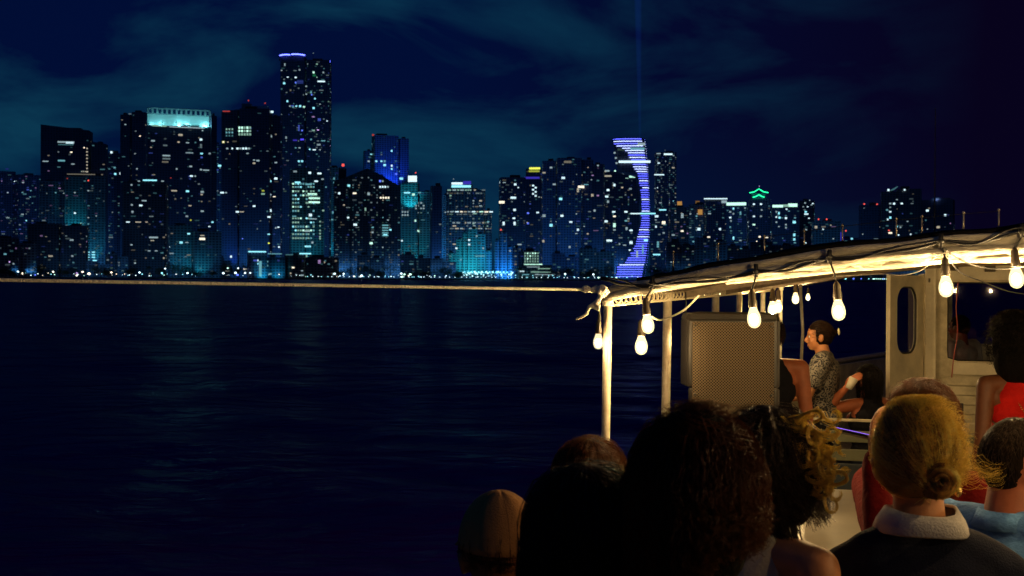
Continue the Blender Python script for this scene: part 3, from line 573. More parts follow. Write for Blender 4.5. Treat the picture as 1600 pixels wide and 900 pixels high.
# low lit stepped terraces
b = B('low_building', 'stepped low building with bright terraced floors at the water edge', [(818, 842, 392), (842, 862, 414), (808, 818, 416)], 1640, 3, 'pale', 0.02, 'g', 31, deep=20, fh=3.2)
b.many([(820.5 + 4 * i, 396 + 4.2 * j, 2.8, 3.2, 'g', 2 if g.random() < .8 else 3) for i in range(6) for j in range(4)] + [(833, 413, 30, 2, 'g', 3), (836, 417, 26, 1.8, 'w', 2), (850, 420, 20, 2, 'g', 2), (845, 425, 32, 1.8, 'g', 2), (852, 429, 34, 1.6, 'w', 2), (816, 424, 10, 2, 'w', 3), (822, 429, 10, 2, 'c', 2)])
# curved tower
def curved_tower():
    d = 1780; k = d / F
    prof = [(216, 958, 1007), (222, 957, 1008), (230, 959, 1009), (240, 961, 1010), (262, 964, 1012), (270, 966, 1012), (275, 992, 1013), (300, 998, 1014), (325, 1000, 1015), (345, 999, 1015), (365, 995, 1015), (385, 989, 1013), (400, 979, 1012), (412, 973, 1011), (415, 962, 1010), (433, 962, 1007)]
    strip = [(216, 958), (228, 959), (232, 972), (240, 981), (262, 990), (275, 997), (300, 1001), (325, 1003), (345, 1002), (365, 998), (385, 992), (400, 982), (412, 976), (415, 965), (433, 963)]
    def it(tab, y, c): return float(np.interp(y, [t[0] for t in tab], [t[c] for t in tab]))
    p = at(985, 432, d); brg = math.atan2(p.x, p.y); root = thing('skyscraper', (p.x, p.y, BASE), 'curved sail-shaped tower outlined by stacked blue-violet light lines', 'skyscraper', -brg)
    Mi = (Matrix.Translation((p.x, p.y, BASE)) @ Matrix.Rotation(-brg, 4, 'Z')).inverted()
    body = MB(); n = 62; ys = [433 - (433 - 217) * i / n for i in range(n + 1)]; seg = 10; vs = []
    def ring(xl, xr, z):
        out = []; cx = (xl + xr) / 2; hw = (xr - xl) / 2
        for j in range(seg * 2):
            q = 2 * math.pi * j / (seg * 2); c_, s_ = math.cos(q), math.sin(q)
            out.append((cx + hw * math.copysign(abs(c_) ** 0.6, c_), -math.copysign(abs(s_) ** 0.6, s_) * 12 , z))
        return out
    for y in ys:
        a = Mi @ at(it(prof, y, 1), y, d); c = Mi @ at(it(prof, y, 2), y, d); vs += ring(a.x, c.x, a.z)
    m = seg * 2; fs = [(i * m + j, i * m + (j + 1) % m, (i + 1) * m + (j + 1) % m, (i + 1) * m + j) for i in range(n) for j in range(m)] + [tuple(range(n * m, (n + 1) * m))]
    body.add(vs, fs); body.build('wall', FM['dark'], root)
    led = mat('led_blue', (0, 0, 0.05), emit=(0.10, 0.12, 1.0), estr=3.4, sample=False); led2 = mat('led_pale', (0, 0, 0.05), emit=(0.45, 0.55, 1.0), estr=3.2, sample=False)
    for i in range(60):
        y = 432 - i * 3.62
        if y < 217.5: break
        xl, xr = it(strip, y, 1) + g.uniform(-.8, .8), it(prof, y, 2) + 0.1
        if i > 3 and g.random() < 0.06: xl += 4
        bl, br_ = it(prof, y, 1), it(prof, y, 2)
        pts = []
        for t in range(9):
            x = xl + (xr - xl) * t / 8; q = Mi @ at(x, y, d)
            c_ = min(1, abs((x - (bl + br_) / 2) / ((br_ - bl) / 2 + 0.01))); q.y = -12.4 * (max(0, 1 - c_ ** (1 / 0.6)) ** 0.6) - 0.5
            q.y = -12.6 * max(0.0, 1 - c_ ** 3.3) ** 0.3 - 0.4
            pts.append(q)
        MB().tube(pts, 0.36, 4).build('light_strip', led2 if g.random() < 0.15 or 226 < y < 240 else led, root)
    def bar(x0, x1, y, h, c, lv, yy=-13.6):
        a = Mi @ at(x0, y, d); c2 = Mi @ at(x1, y, d); MB().box(((a.x + c2.x) / 2, yy, a.z), (c2.x - a.x, 1.0, h * k)).build('terrace_light', lit_mat(c, lv), root)
    bar(967, 1016, 254, 3.4, 'w', 3); bar(985, 1000, 334.5, 1.6, 'w', 3); bar(1000, 1024, 334.5, 2, 'c', 3); bar(996, 1008, 227, 4, 'w', 2); bar(985, 1007, 234, 3.4, 'c', 2); bar(965, 976, 235, 3, 'g', 0)
    bar(1003, 1005.4, 390, 14, 'c', 2); bar(994, 997, 397, 10, 'w', 2); bar(1006, 1012, 376, 3, 'c', 3)
    for x, y in ((959, 240), (961, 248), (962, 256)): bar(x, x + 3, y, 2.5, 'w', 2)
    # searchlight beam in the humid air above it
    a = at(1000, 217, d); bm_ = MB()
    top = at(993, -260, d); bm_.tube([a, a.lerp(top, .5), top], [1.6, 5.5, 9.0], 16)
    o = bm_.build('light_beam'); tag(o, kind='stuff'); mm = bpy.data.materials.new('beam_air'); mm.use_nodes = True; t = mm.node_tree; t.nodes.clear()
    em = t.nodes.new('ShaderNodeEmission'); em.inputs['Color'].default_value = (0.02, 0.12, 1, 1)
    geo = t.nodes.new('ShaderNodeTexCoord'); sp = t.nodes.new('ShaderNodeSeparateXYZ'); t.links.new(geo.outputs['Object'], sp.inputs[0])
    mr = t.nodes.new('ShaderNodeMapRange'); mr.inputs['From Min'].default_value = a.z; mr.inputs['From Max'].default_value = top.z; mr.inputs['To Min'].default_value = 0.0045; mr.inputs['To Max'].default_value = 0.0012
    t.links.new(sp.outputs[2], mr.inputs['Value']); t.links.new(mr.outputs[0], em.inputs['Strength'])
    out = t.nodes.new('ShaderNodeOutputMaterial'); t.links.new(em.outputs[0], out.inputs['Volume']); o.data.materials.append(mm)
curved_tower()
# right group
b = B('apartment_tower', 'round-cornered tower dotted with windows right of the blue curved tower', [(1022, 1056, 239)], 2250, 8, 'navy', 0.62, 'wwwwcy', 33, bw=3.2, fh=3.3, maxw=260, slab=0.25)
b.many([(1029, 240, 8, 2, 'w', 2), (1044, 241, 14, 3, 'w', 3), (1030, 273, 16, 2, 'w', 3), (1048, 289, 8, 1.6, 'w', 1), (1052, 262, 5, 2.4, 'y', 2)]); b.part('beacon', 1037.5, 1038.5, 235, 236, 'w', 1, depth=1, off=4)
b = B('apartment_tower', 'shorter tower with a slanted bright rooftop line at the foot of the dotted tower', [(1016, 1046, 332)], 1850, -6, 'dark', 0.42, 'wwyy', 34, maxw=120)
b.part('roof_light', 1031, 1042, 327.6, 329.4, 'c', 3, depth=2, off=0); b.many([(1037, 348, 7, 6, 'y', 3), (1026, 338, 7, 4, 'w', 3), (1025, 354, 3, 4, 'w', 3), (1028, 382, 4, 12, 'c', 2), (1026, 398, 12, 3, 'c', 3), (1037, 364, 4, 3, 'w', 2)])
b = B('apartment_tower', 'tower with an amber-lit roof box, first right of the dotted tower', [(1046, 1076, 324)], 2000, 5, 'brown', 0.36, 'wwyyp', 35, maxw=120); b.part('roof_lantern', 1058, 1065, 315, 322, 'o', 2, depth=5, off=4); b.part('roof_box', 1056, 1067, 321, 326, m=ROOFM, depth=8, off=3)
b.many([(1066, 337, 5, 9, 'w', 2), (1066, 361, 5, 3, 'y', 3), (1052, 367, 6, 3, 'w', 2)])
b = B('apartment_tower', 'tower with two amber-lit roof boxes at different heights', [(1076, 1102, 320)], 1950, -7, 'brown', 0.32, 'wwyc', 36, maxw=120); b.part('roof_lantern', 1087, 1093, 314, 319, 'o', 1, depth=5, off=6); b.part('roof_lantern', 1092, 1099, 328, 336, 'o', 2, depth=2, off=-3); b.part('roof_box', 1085, 1094, 318, 322, m=ROOFM, depth=8, off=5)
b.many([(1092, 358, 6, 5, 'w', 3), (1064, 366, 6, 3, 'y', 2), (1068, 384, 4, 3, 'c', 3)])
b = B('apartment_tower', 'tower under a long thin white roof line, right of the amber lights', [(1101, 1136, 315)], 2150, 6, 'navy', 0.3, 'wwyc', 37, maxw=120); b.part('roof_light', 1099, 1135, 310.4, 312, 'w', 3, depth=2, off=0); b.part('roof_light', 1126, 1134, 314, 318, 'w', 2, depth=2, off=-2); b.part('roof_box', 1100, 1134, 312.2, 316, m=ROOFM, depth=8, off=3)
b.many([(1105, 371, 9, 4, 'y', 3), (1125, 358, 4, 4, 'w', 3), (1104, 383, 6, 4, 'y', 2)])
b = B('apartment_tower', 'block with a floodlit cream roof edge left of the green rooftops', [(1134, 1168, 322)], 1980, -5, 'dark', 0.24, 'wwcc', 38, bw=4.6); b.part('roof_light', 1136, 1167, 317, 321.6, 'g', 3, depth=2, off=-1)
b.many([(1146, 326, 3, 4, 'c', 3), (1141, 331, 4, 3, 'w', 2), (1141, 340, 4, 3, 'w', 3), (1146, 334, 3, 3, 'w', 2), (1157, 333, 3, 7, 'c', 2), (1142, 345, 3, 3, 'w', 2), (1141, 355, 3, 3, 'c', 2), (1157, 376, 5, 3, 'w', 2), (1146, 372, 3, 6, 'c', 3), (1158, 392, 4, 10, 'c', 2), (1146, 405, 13, 3, 'c', 3), (1148, 394, 14, 2, 'c', 2), (1112, 394, 10, 4, 'c', 2), (1114, 398, 14, 2, 'w', 3)])
def green_top():
    b = B('apartment_tower', 'tower with two green neon gables stacked on its roof', [(1169, 1203, 312)], 2050, 4, 'navy', 0.12, 'wwy', 39)
    gm_ = mat('neon_green', (0, 0.05, 0.02), emit=(0.02, 1.0, 0.35), estr=2.6, sample=False); Y = b.blocks[0][2] - 0.5
    for pts in ([(1170.5, 302), (1178, 300.5), (1185, 296), (1192, 300.5), (1199.5, 302)], [(1175.5, 309), (1181, 307.4), (1185, 305), (1189, 307.4), (1193.5, 309)]):
        q = [b.Mi @ at(x, y, b.d) for x, y in pts]
        for e in q: e.y = Y
        MB().tube(q, 0.75, 6).build('gable_light', gm_, b.root)
    b.part('gable_wall', 1174, 1196, 303, 312, m=FM['navy'], depth=12, off=2); b.part('beacon', 1185.4, 1186.4, 291, 292, 'p', 3, depth=1, off=5); b.part('mast', 1185.8, 1186.1, 292, 304, m=ROOFM, depth=.5, off=5)
    b.many([(1178, 319, 4, 3, 'w', 3), (1189, 319, 4, 3, 'w', 3), (1190, 328, 3, 3, 'w', 2), (1178, 338, 4, 3, 'w', 3), (1189, 338, 4, 3, 'w', 2), (1178, 351, 5, 3, 'g', 3), (1187, 370, 4, 4, 'y', 3), (1197, 371, 8, 3, 'y', 3), (1186, 383, 3, 3, 'w', 2), (1186, 388, 3, 3, 'y', 1), (1186, 393, 3, 3, 'w', 1), (1186, 400, 3, 3, 'p', 1)])
green_top()
b = B('apartment_tower', 'block with a wavy floodlit cream roof edge right of the green gables', [(1204, 1248, 325)], 2000, 5, 'dark', 0.2, 'wcc', 40, bw=4.6); b.part('roof_light', 1206, 1222, 321, 324.8, 'g', 3, depth=2, off=-1); b.part('roof_light', 1222, 1232, 320.4, 324, 'g', 2, depth=2, off=-1); b.part('roof_light', 1230, 1244, 319, 324, 'g', 3, depth=2, off=-1)
b.many([(1229, 327, 3, 3, 'w', 3), (1213, 331, 3, 3, 'w', 2), (1217, 333, 3, 5, 'c', 3), (1213, 339, 3, 3, 'w', 3), (1218, 340, 4, 4, 'c', 3), (1228, 341, 4, 4, 'w', 3), (1213, 347, 3, 3, 'w', 2), (1228, 351, 3, 3, 'w', 2), (1228, 356, 3, 3, 'w', 2), (1241, 347, 6, 5, 'c', 3), (1241, 367, 4, 5, 'c', 3), (1241, 374, 4, 4, 'c', 3), (1217, 354, 3, 2, 'w', 2), (1239, 390, 4, 3, 'c', 3)])
b = B('apartment_tower', 'tower with bright dots clustered near its top at the right end of the lit roofs', [(1249, 1272, 314)], 2080, -8, 'dark', 0.2, 'wwcc', 41)
b.many([(1258, 317, 3, 3, 'w', 2), (1265, 313, 2, 2, 'w', 2), (1270, 318, 3, 2, 'w', 3), (1255, 323, 3, 2, 'w', 2), (1262, 323, 3, 2, 'w', 3), (1268, 320, 3, 2, 'w', 2), (1259, 331, 4, 3, 'c', 3), (1264, 341, 3, 2, 'w', 3), (1259, 359, 5, 3, 'w', 2), (1259, 380, 3, 3, 'w', 3)])
b = B('apartment_block', 'grey low block carrying two red roof beacons on the right', [(1268, 1312, 346)], 1900, 6, 'grey', 0.14, 'wyyp', 42)
for x in (1278, 1290.5): b.part('beacon', x - 1, x + 1, 342, 344, 'r', 3, depth=1, off=3); b.part('mast', x - .2, x + .2, 344, 347, m=ROOFM, depth=.5, off=3)
b.many([(1275, 355, 5, 5, 'y', 2), (1286, 358, 3, 3, 'w', 3), (1298, 352, 3, 2, 'y', 2), (1302, 373, 3, 2, 'w', 2), (1273, 385, 3, 2, 'w', 2)])
b = B('office_building', 'small far block with a blue glowing corner and red beacon, right of centre', [(1311, 1341, 372)], 2400, 4, 'navy', 0.22, 'cbbw', 43)
b.part('corner_light', 1312, 1317, 363, 376, 'v', 2, depth=2, off=-2); b.part('beacon', 1320, 1322, 360, 362, 'r', 3, depth=1, off=0); b.part('mast', 1320.8, 1321.2, 362, 373, m=ROOFM, depth=.5, off=0); b.many([(1315, 367, 3, 4, 'c', 2), (1331, 373, 4, 3, 'c', 3), (1333, 379, 4, 2, 'w', 2), (1322, 377, 5, 2, 'c', 2)])
b = B('apartment_tower', 'unlit black tower with two orange-red beacons on the right', [(1342, 1376, 321)], 1900, -7, 'dark', 0.03, 'wy', 44)
for x, y in ((1351, 319), (1372, 320)): b.part('beacon', x - 1.1, x + 1.1, y - 1, y + 1, 'r', 3, depth=1, off=3)
b.many([(1348, 366, 2, 2, 'w', 2)])
b = B('apartment_tower', 'tall right-hand tower with a slanting blade of blue light on its roof', [(1376, 1400, 300), (1400, 1438, 296)], 1850, 5, 'brown', 0.10, 'wwcy', 45)
b.part('roof_light', 1386, 1389, 296, 299, 'w', 3, depth=1, off=-1); b.part('roof_light', 1411, 1413.4, 296.4, 298.6, 'w', 3, depth=1, off=-1)
def blade(b):
    q = [b.Mi @ at(x, y, b.d) for x, y in ((1391, 298), (1396, 296), (1402, 292))]
    for e in q: e.y = b.blocks[0][2] + 2
    MB().tube(q, [0.8, 1.2, 0.6], 6).build('roof_blade', lit_mat('c', 1), b.root)
blade(b)
b.many([(1391, 318, 4, 3, 'w', 2), (1397, 318, 4, 4, 'w', 3), (1409, 318, 4, 3, 'w', 3), (1402, 312, 3, 2, 'w', 2), (1391, 324, 3, 2, 'w', 2), (1386, 328, 4, 3, 'c', 2), (1391, 331, 4, 3, 'w', 3), (1391, 340, 4, 4, 'c', 3), (1387, 343, 3, 3, 'w', 3), (1402, 354, 4, 3, 'c', 3), (1407, 355, 3, 3, 'w', 2), (1389, 360, 3, 2, 'r', 3), (1391, 364, 7, 3, 'y', 3), (1404, 367, 3, 3, 'w', 3), (1418, 346, 3, 2, 'w', 2), (1423, 366, 2.5, 2.5, 'w', 3), (1425, 318, 5, 2, 'w', 1)])
b = B('apartment_tower', 'rightmost visible tower with a pale domed roof, above the boat canopy', [(1440, 1490, 313)], 1900, -5, 'dark', 0.06, 'wy', 46)
def dome(b):
    q = b.Mi @ at(1465, 314, b.d); MB().ell((q.x, b.blocks[0][2] + 10, q.z), (9.5, 8, 5.5)).build('roof_dome', mat('dome_pale', (0.5, 0.55, 0.65), 0.4), b.root, True)
    p = b.M @ Vector((q.x, b.blocks[0][2] - 2, q.z + 2)); l = bpy.data.lights.new('floodlight', 'POINT'); l.energy = 600; l.color = (0.4, 0.6, 1); l.shadow_soft_size = 0.5
    o = bpy.data.objects.new('floodlight', l); COL.objects.link(o); o.location = p
dome(b)
b.many([(1449, 329, 5, 4, 'w', 3), (1477, 336, 4, 4, 'w', 3), (1466, 355, 6, 5, 'y', 2), (1449, 358, 2, 2, 'w', 2), (1485, 349, 2, 2, 'p', 2), (1454, 308, 2, 2, 'w', 1)])
# low infill blocks between and below the towers
fill = [(1040, 1085, 378, 'brown'), (1085, 1135, 372, 'grey'), (1136, 1175, 384, 'brown'), (1172, 1240, 378, 'brown'), (1240, 1300, 385, 'grey'), (1300, 1380, 400, 'brown'), (1380, 1470, 402, 'brown'), (1470, 1600, 405, 'brown'),
        (625, 672, 398, 'brown'), (672, 712, 404, 'brown'), (862, 905, 396, 'navy'), (905, 960, 388, 'grey'), (135, 170, 408, 'brown'), (165, 200, 396, 'brown'), (340, 360, 402, 'brown'), (558, 600, 398, 'brown'), (800, 820, 388, 'brown')]
words_ = ['in front of the amber-lit towers', 'in front of the tower with the thin white roof line', 'below the floodlit cream roof left of the green gables', 'below the green-gabled tower', 'below the dotted tower at the end of the lit roofs', 'beneath the small blue corner block', 'beneath the tower with the light blade', 'behind the boat canopy at the far right',
          'below the tower with the glowing roof box', 'at the foot of the plain black slab', 'right of the stepped lit terraces', 'left of the curved tower foot', 'left of the teal column of windows', 'between the teal slab and the crowned tower', 'left of the lantern tower foot', 'at the foot of the peaked-roof tower', 'left of the stepped lit terraces']
for i, ((x0, x1, y, st), wd) in enumerate(zip(fill, words_)):
    B('low_building', 'low dark apartment block ' + wd, [(x0, (x0 + x1) / 2, y), ((x0 + x1) / 2, x1, y + 5)], 1660 + (i % 3) * 20, 3, st, 0.32, 'wwwycg', 60 + i, maxw=60, cat='building', bright=-0.05)
# pavilion tents and marina lights
t = thing('marina_pavilion', at(760, 431, 1600), 'row of brightly lit white tents on the shore below the blue building', 'pavilion', 0)
rx = at(723, 431, 1600).x - t.location.x; rx2 = at(801, 431, 1600).x - t.location.x
mb = MB(); nT = 14
for i in range(nT):
    x = rx + (rx2 - rx) * (i + .5) / nT; w = (rx2 - rx) / nT * 0.42
    mb.add([(x - w, -4, 3.5), (x + w, -4, 3.5), (x + w, 4, 3.5), (x - w, 4, 3.5), (x, 0, 6.2)], [(0, 1, 4), (1, 2, 4), (2, 3, 4), (3, 0, 4)])
    for sx in (-1, 1): mb.box((x + sx * w * .95, -3.9, 1.2), (0.3, 0.3, 4.6))
mb.build('tent_roof', mat('tent_white', (0.8, 0.85, 0.85), 0.7), t); mb = MB()
for i in range(46): mb.ell((rx + (rx2 - rx) * g.random(), -5, g.uniform(-0.5, 5.5)), (0.8 * g.uniform(.5, 1.3),) * 3, n=6)
mb.build('tent_light', mat('tent_lamp', (0, 0, 0), emit=(0.5, 0.95, 1.0), estr=2.2, sample=False), t)
q = bpy.data.lights.new('pavilion_lamp', 'AREA'); q.energy = 7000; q.color = (0.2, 0.8, 1); q.size = 55; q.shape = 'RECTANGLE'; q.size_y = 2
o = bpy.data.objects.new('pavilion_lamp', q); COL.objects.link(o); o.location = at(760, 417, 1598)
# added area lights that brighten the tower fronts in blue
for i, yy_, e_ in [(i, y, e) for i in range(6) for y, e in ((SHORE + 62, 9000), (1742, 34000), (1868, 42000))]:
    q = bpy.data.lights.new('facade_fill_light', 'AREA'); q.energy = e_ * (1, 1, 1, .9, .6, .3)[i]; q.color = (0.06, 0.38, 1.0); q.shape = 'RECTANGLE'; q.size = 260; q.size_y = 5; q.spread = R(175)
    o = bpy.data.objects.new('facade_fill_light', q); COL.objects.link(o); o.location = at(110 + i * 240, 424, yy_); o.rotation_euler = (R(97), 0, math.pi * 0)
    o.rotation_euler = (R(90), 0, 0) if False else Vector((0, 1, .35)).to_track_quat('-Z', 'Y').to_euler()
ZN = [(25, 'at the far left edge'), (60, 'left of the slanting black tower'), (115, 'below the slanting black tower'), (170, 'right of the slanting black tower'), (215, 'left of the crowned tower'), (255, 'below the left half of the crowned tower'), (300, 'below the right half of the crowned tower'), (345, 'between crowned and lantern towers'), (385, 'below the lantern tower'), (430, 'beside the cyan-roofed pavilion'), (485, 'below the tallest tower'), (530, 'right of the tallest tower'),
      (575, 'below the left half of the hip roof'), (625, 'below the right half of the hip roof'), (670, 'below the roof box tower'), (710, 'below the plain black slab'), (770, 'beside the white tents'), (820, 'left of the lit terraces'), (870, 'below the lit terraces'), (910, 'right of the lit terraces'), (960, 'left of the curved tower foot'), (1030, 'right of the curved tower foot'), (1200, 'near the canopy edge'), (1330, 'under the canopy, left of the dark gap'), (9999, 'under the canopy, near the cabin door')]
def zone(x): return next(z for e, z in ZN if x < e)
# shore lamps
lm = {c: mat('lamp_' + c, (0, 0, 0), emit=WC[c], estr=e, sample=False) for c, e in (('w', 3.0), ('c', 2.4), ('y', 3.2), ('g', 2.4), ('b', 2.0))}
pole = mat('lamp_pole', (0.08, 0.08, 0.08), 0.5, metal=0.6)
PM = {}
def lamp(px_, py_, c, sz=0.55, d=None, label=None):
    d = d or (SHORE + 22); p = at(px_, py_, d); h = max(p.z - BASE, 2.0)
    r = tag(empty('street_lamp', (p.x, p.y, BASE)), label or {'w': 'white street lamp', 'c': 'pale cyan street lamp', 'y': 'warm yellow street lamp', 'g': 'greenish-white street lamp', 'b': 'blue street lamp'}[c] + ' on the far shore ' + zone(px_), 'street lamp', {'w': 'white', 'c': 'cyan', 'y': 'warm', 'g': 'greenish', 'b': 'blue'}[c] + ' lamps along the far shore')
    hk = round(h * 2) / 2
    if hk not in PM:
        o = MB().tube([(0, 0, 0), (0, 0, hk)], [0.12, 0.07], 6).build('pole', pole); PM[hk] = o.data; bpy.data.objects.remove(o)
    if (c, 'h') not in PM:
        o = MB().lathe([(0.3, -0.5), (0.9, -0.2), (1.0, 0.3), (0.6, 0.8), (0.1, 1.0)], n=8).build('lamp_head', lm[c]); PM[(c, 'h')] = o.data; bpy.data.objects.remove(o)
    a = bpy.data.objects.new('pole', PM[hk]); COL.objects.link(a); a.parent = r
    e = bpy.data.objects.new('lamp_head', PM[(c, 'h')]); COL.objects.link(e); e.parent = r; e.location = (0, 0, hk); e.scale = (sz, sz, sz)
x = 2
while x < 1000:
    if g.random() < 0.62: lamp(x + g.uniform(-1, 1), 428.0 + 4.2 * x / 900 + g.uniform(-1.5, 2.2), g.choice('wwwccgy' if x < 700 else 'wcc'), g.uniform(0.3, 0.8), SHORE + g.uniform(18, 40))
    x += g.choice([4, 5, 6, 8, 10])
for (x, y, c, s_) in ((28, 425, 'w', 1.3), (35, 427, 'y', .9), (55, 430, 'b', 1.0), (83, 425, 'y', 1.3), (120, 436 - 3, 'y', 1.2), (129, 425, 'y', 1.3), (139, 428, 'y', 1.9), (174, 426, 'y', 1.2), (218, 426, 'w', 1.3), (258, 420, 'w', 1.1), (253, 427, 'c', 1.2), (349, 427, 'w', 1.4), (368, 427, 'w', 1.5), (371, 430, 'b', 1.5), (383, 427, 'w', 1.3), (391, 427, 'w', 1.0),
                      (356, 419, 'g', 1.0), (372, 419, 'w', 1.0), (293, 427, 'w', 1.3), (553, 433 - 1, 'y', .9), (641, 429, 'g', 1.6), (627, 428, 'w', 1.4), (628, 433, 'g', 1.4), (632, 429, 'g', 1.2), (523, 428, 'w', 1.3), (537, 428, 'w', 1.2), (565, 431, 'w', 1.6), (883, 428, 'w', 1.2), (927, 429, 'w', 1.2), (935, 436 - 2, 'g', 1.2), (941, 434, 'w', 1.2), (956, 434, 'c', 1.2), (963, 434, 'g', 1.2)):
    lamp(x, y, c, s_)
for i in range(60): lamp(480 + i * 8 + g.uniform(-2, 2), 433.2 + i * 0.05, g.choice('wwc'), 0.5, SHORE + 16)
for i in range(14): lamp(1268 + i * 11 + g.uniform(-2, 2), 438.4 + i * 0.1 + g.uniform(-1, 1), g.choice('wwcb'), g.uniform(0.5, 1.2), SHORE + 18)
for i in range(8): lamp(1385 - i * 3.0, 441, 'g', 0.7, SHORE + 18)
# shore trees
def leafy(seed, h, w, palm=False):
    rg = random.Random(seed); mb = MB(); tk = MB()
    if palm:
        top = Vector((rg.uniform(-1, 1), 0, h)); tk.tube([(0, 0, 0), (top.x * .4, 0, h * .5), top], [0.35, 0.25, 0.2], 6)
        for i in range(16):
            a = 2 * math.pi * i / 16 + rg.uniform(-.1, .1); ln = rg.uniform(2.6, 3.8); el = rg.uniform(-.1, .9)
            pr = []
            for t in range(6): u = t / 5; pr.append(top + Vector((math.cos(a) * ln * u, math.sin(a) * ln * u, ln * (el * u - 1.1 * u * u))))
            side = Vector((-math.sin(a), math.cos(a), 0))
            for t in range(5):
                for sg in (-1, 1):
                    b1 = pr[t]; b2 = pr[t + 1]; mb.add([b1, b2, b2 + side * sg * .7 * (1 - t / 6) + Vector((0, 0, -.5)), b1.lerp(b2, .3) + side * sg * .75 * (1 - t / 7) + Vector((0, 0, -.5))], [(0, 1, 2, 3)])
    else:
        tk.tube([(0, 0, 0), (0.1, 0, h * .3), (0, 0, h * .7)], [0.45, 0.35, 0.15], 6)
        lobes = [(Vector((rg.uniform(-.5, .5) * w, rg.uniform(-.5, .5) * w, h * rg.uniform(.45, .85))), rg.uniform(.2, .36) * w) for _ in range(9)]
        for c, r in lobes: tk.tube([(0, 0, h * .3), c], [0.18, 0.05], 5)
        for c, r in lobes:
            for _ in range(110):
                v = Vector((rg.gauss(0, 1), rg.gauss(0, 1), rg.gauss(0, .8))).normalized() * r * rg.uniform(.55, 1.15); q = c + v; s_ = rg.uniform(.25, .6)
                u = Vector((rg.gauss(0, 1), rg.gauss(0, 1), rg.gauss(0, 1))).normalized(); vv = u.orthogonal().normalized()
                mb.add([q - u * s_, q + vv * s_, q + u * s_, q - vv * s_ * .6], [(0, 1, 2, 3)])
    return tk, mb
LEAF = mat('foliage', (0.045, 0.09, 0.04), 0.7, var=0.5, vscale=0.8, translucent=0.2); BARK = mat('bark', (0.12, 0.09, 0.07), 0.9, var=0.3)
TV = []
for i, (h, w, pm) in enumerate(((13, 14, False), (10, 11, False), (16, 16, False), (12, 0, True), (9, 12, False))):
    tk, mb = leafy(i + 3, h, w, pm); a = tk.build('trunk', BARK); c = mb.build('crown', LEAF); TV.append((a.data, c.data, 'palm_tree' if pm else 'shore_tree')); bpy.data.objects.remove(a); bpy.data.objects.remove(c)
tl = {0: 'broad leafy shore tree', 1: 'small round shore tree', 2: 'tall wide shore tree', 3: 'palm tree on the shore', 4: 'low bushy shore tree'}
spots = [(8, 1), (22, 4), (64, 0), (75, 4), (98, 1), (112, 0), (148, 2), (158, 0), (170, 4), (205, 1), (232, 3), (250, 0), (270, 2), (282, 2), (297, 0), (310, 4), (331, 1), (352, 2), (365, 0), (380, 2), (393, 0), (428, 4), (440, 3), (452, 1), (492, 0), (505, 3), (530, 1), (548, 0), (562, 2), (580, 0), (592, 4), (610, 2), (640, 4), (655, 0), (668, 1), (683, 2), (697, 0), (712, 4), (812, 3), (868, 0), (880, 2), (893, 0), (915, 4), (930, 0), (947, 2), (1020, 2), (1033, 0), (1048, 2)]
for (x, k) in spots:
    d = SHORE + 34 + (x * 7 % 18); p = at(x, 432, d); r = tag(empty(TV[k][2], (p.x, p.y, BASE), g.uniform(0, 6)), tl[k] + ' ' + zone(x), 'palm' if k == 3 else 'tree', {0: 'broad', 1: 'small round', 2: 'tall wide', 3: 'palm', 4: 'bushy'}[k] + ' trees along the far shore')
    s_ = g.uniform(.85, 1.2); r.scale = (s_,) * 3
    for nm, me in (('trunk', TV[k][0]), ('crown', TV[k][1])): o = bpy.data.objects.new(nm, me); COL.objects.link(o); o.parent = r
# ------------------------------------------------------------------ boat frame
EF = Vector((0.287, 0.958, 0)); ES = Vector((0.958, -0.287, 0)); OA = Vector((0.345, 4.6, 0))
DECK = EYE - 2.0
BR = math.atan2(-0.287, 0.958)
def P(s, f, z):                         # z relative to the eye
    v = OA + ES * s + EF * f; return Vector((v.x, v.y, EYE + z))
def sf(px, py, f=None, s=None):
    """boat coordinates of the pixel on the plane f=const or s=const"""
    o = Vector((0, 0, EYE)); d = at(px, py, 1.0) - o
    if f is not None: t = (f - (o - OA).dot(EF)) / d.dot(EF)
    else: t = (s - (o - OA).dot(ES)) / d.dot(ES)
    q = o + d * t; w = q - OA; return w.dot(ES), w.dot(EF), q.z - EYE
BM = Matrix.Rotation(BR, 3, 'Z')        # boat local axes: x starboard, y forward
CREAM = mat('cream_paint', (0.74, 0.67, 0.48), 0.45, var=0.22, vscale=3.0, bump=0.15, bscale=30)
CREAMD = mat('weathered_cream_paint', (0.74, 0.66, 0.45), 0.6, alt=(0.46, 0.40, 0.26), vscale=6.0, bump=0.25, bscale=22)
CANV = mat('canvas_wrap', (0.50, 0.46, 0.36), 0.5, var=0.3, vscale=14.0, bump=0.5, bscale=35, stretch=(1, 1, 3))
TARP = mat('dark_tarpaulin', (0.006, 0.005, 0.0045), 0.9, spec=.1, var=0.4, vscale=9, bump=0.4, bscale=20)
STEEL = mat('painted_steel_post', (0.66, 0.60, 0.46), 0.35, spec=0.6, alt=(0.46, 0.38, 0.26), vscale=16, bump=0.1, bscale=30)
WOODC = mat('ceiling_wood', (0.16, 0.12, 0.075), 0.6, var=0.4, vscale=4, stretch=(8, 1, 8))
DECKM = mat('deck_boards', (0.20, 0.16, 0.11), 0.6, var=0.45, vscale=3, bump=0.2, stretch=(9, 1, 1))
HULLM = mat('hull_paint', (0.32, 0.33, 0.34), 0.4, var=0.15)
BLACKP = mat('black_rubber', (0.012, 0.012, 0.012), 0.5)
DARKW = mat('dark_green_paint', (0.16, 0.17, 0.10), 0.5, var=0.25, vscale=5)
NAVYP = mat('navy_panel', (0.03, 0.045, 0.06), 0.5, var=0.3, vscale=4)
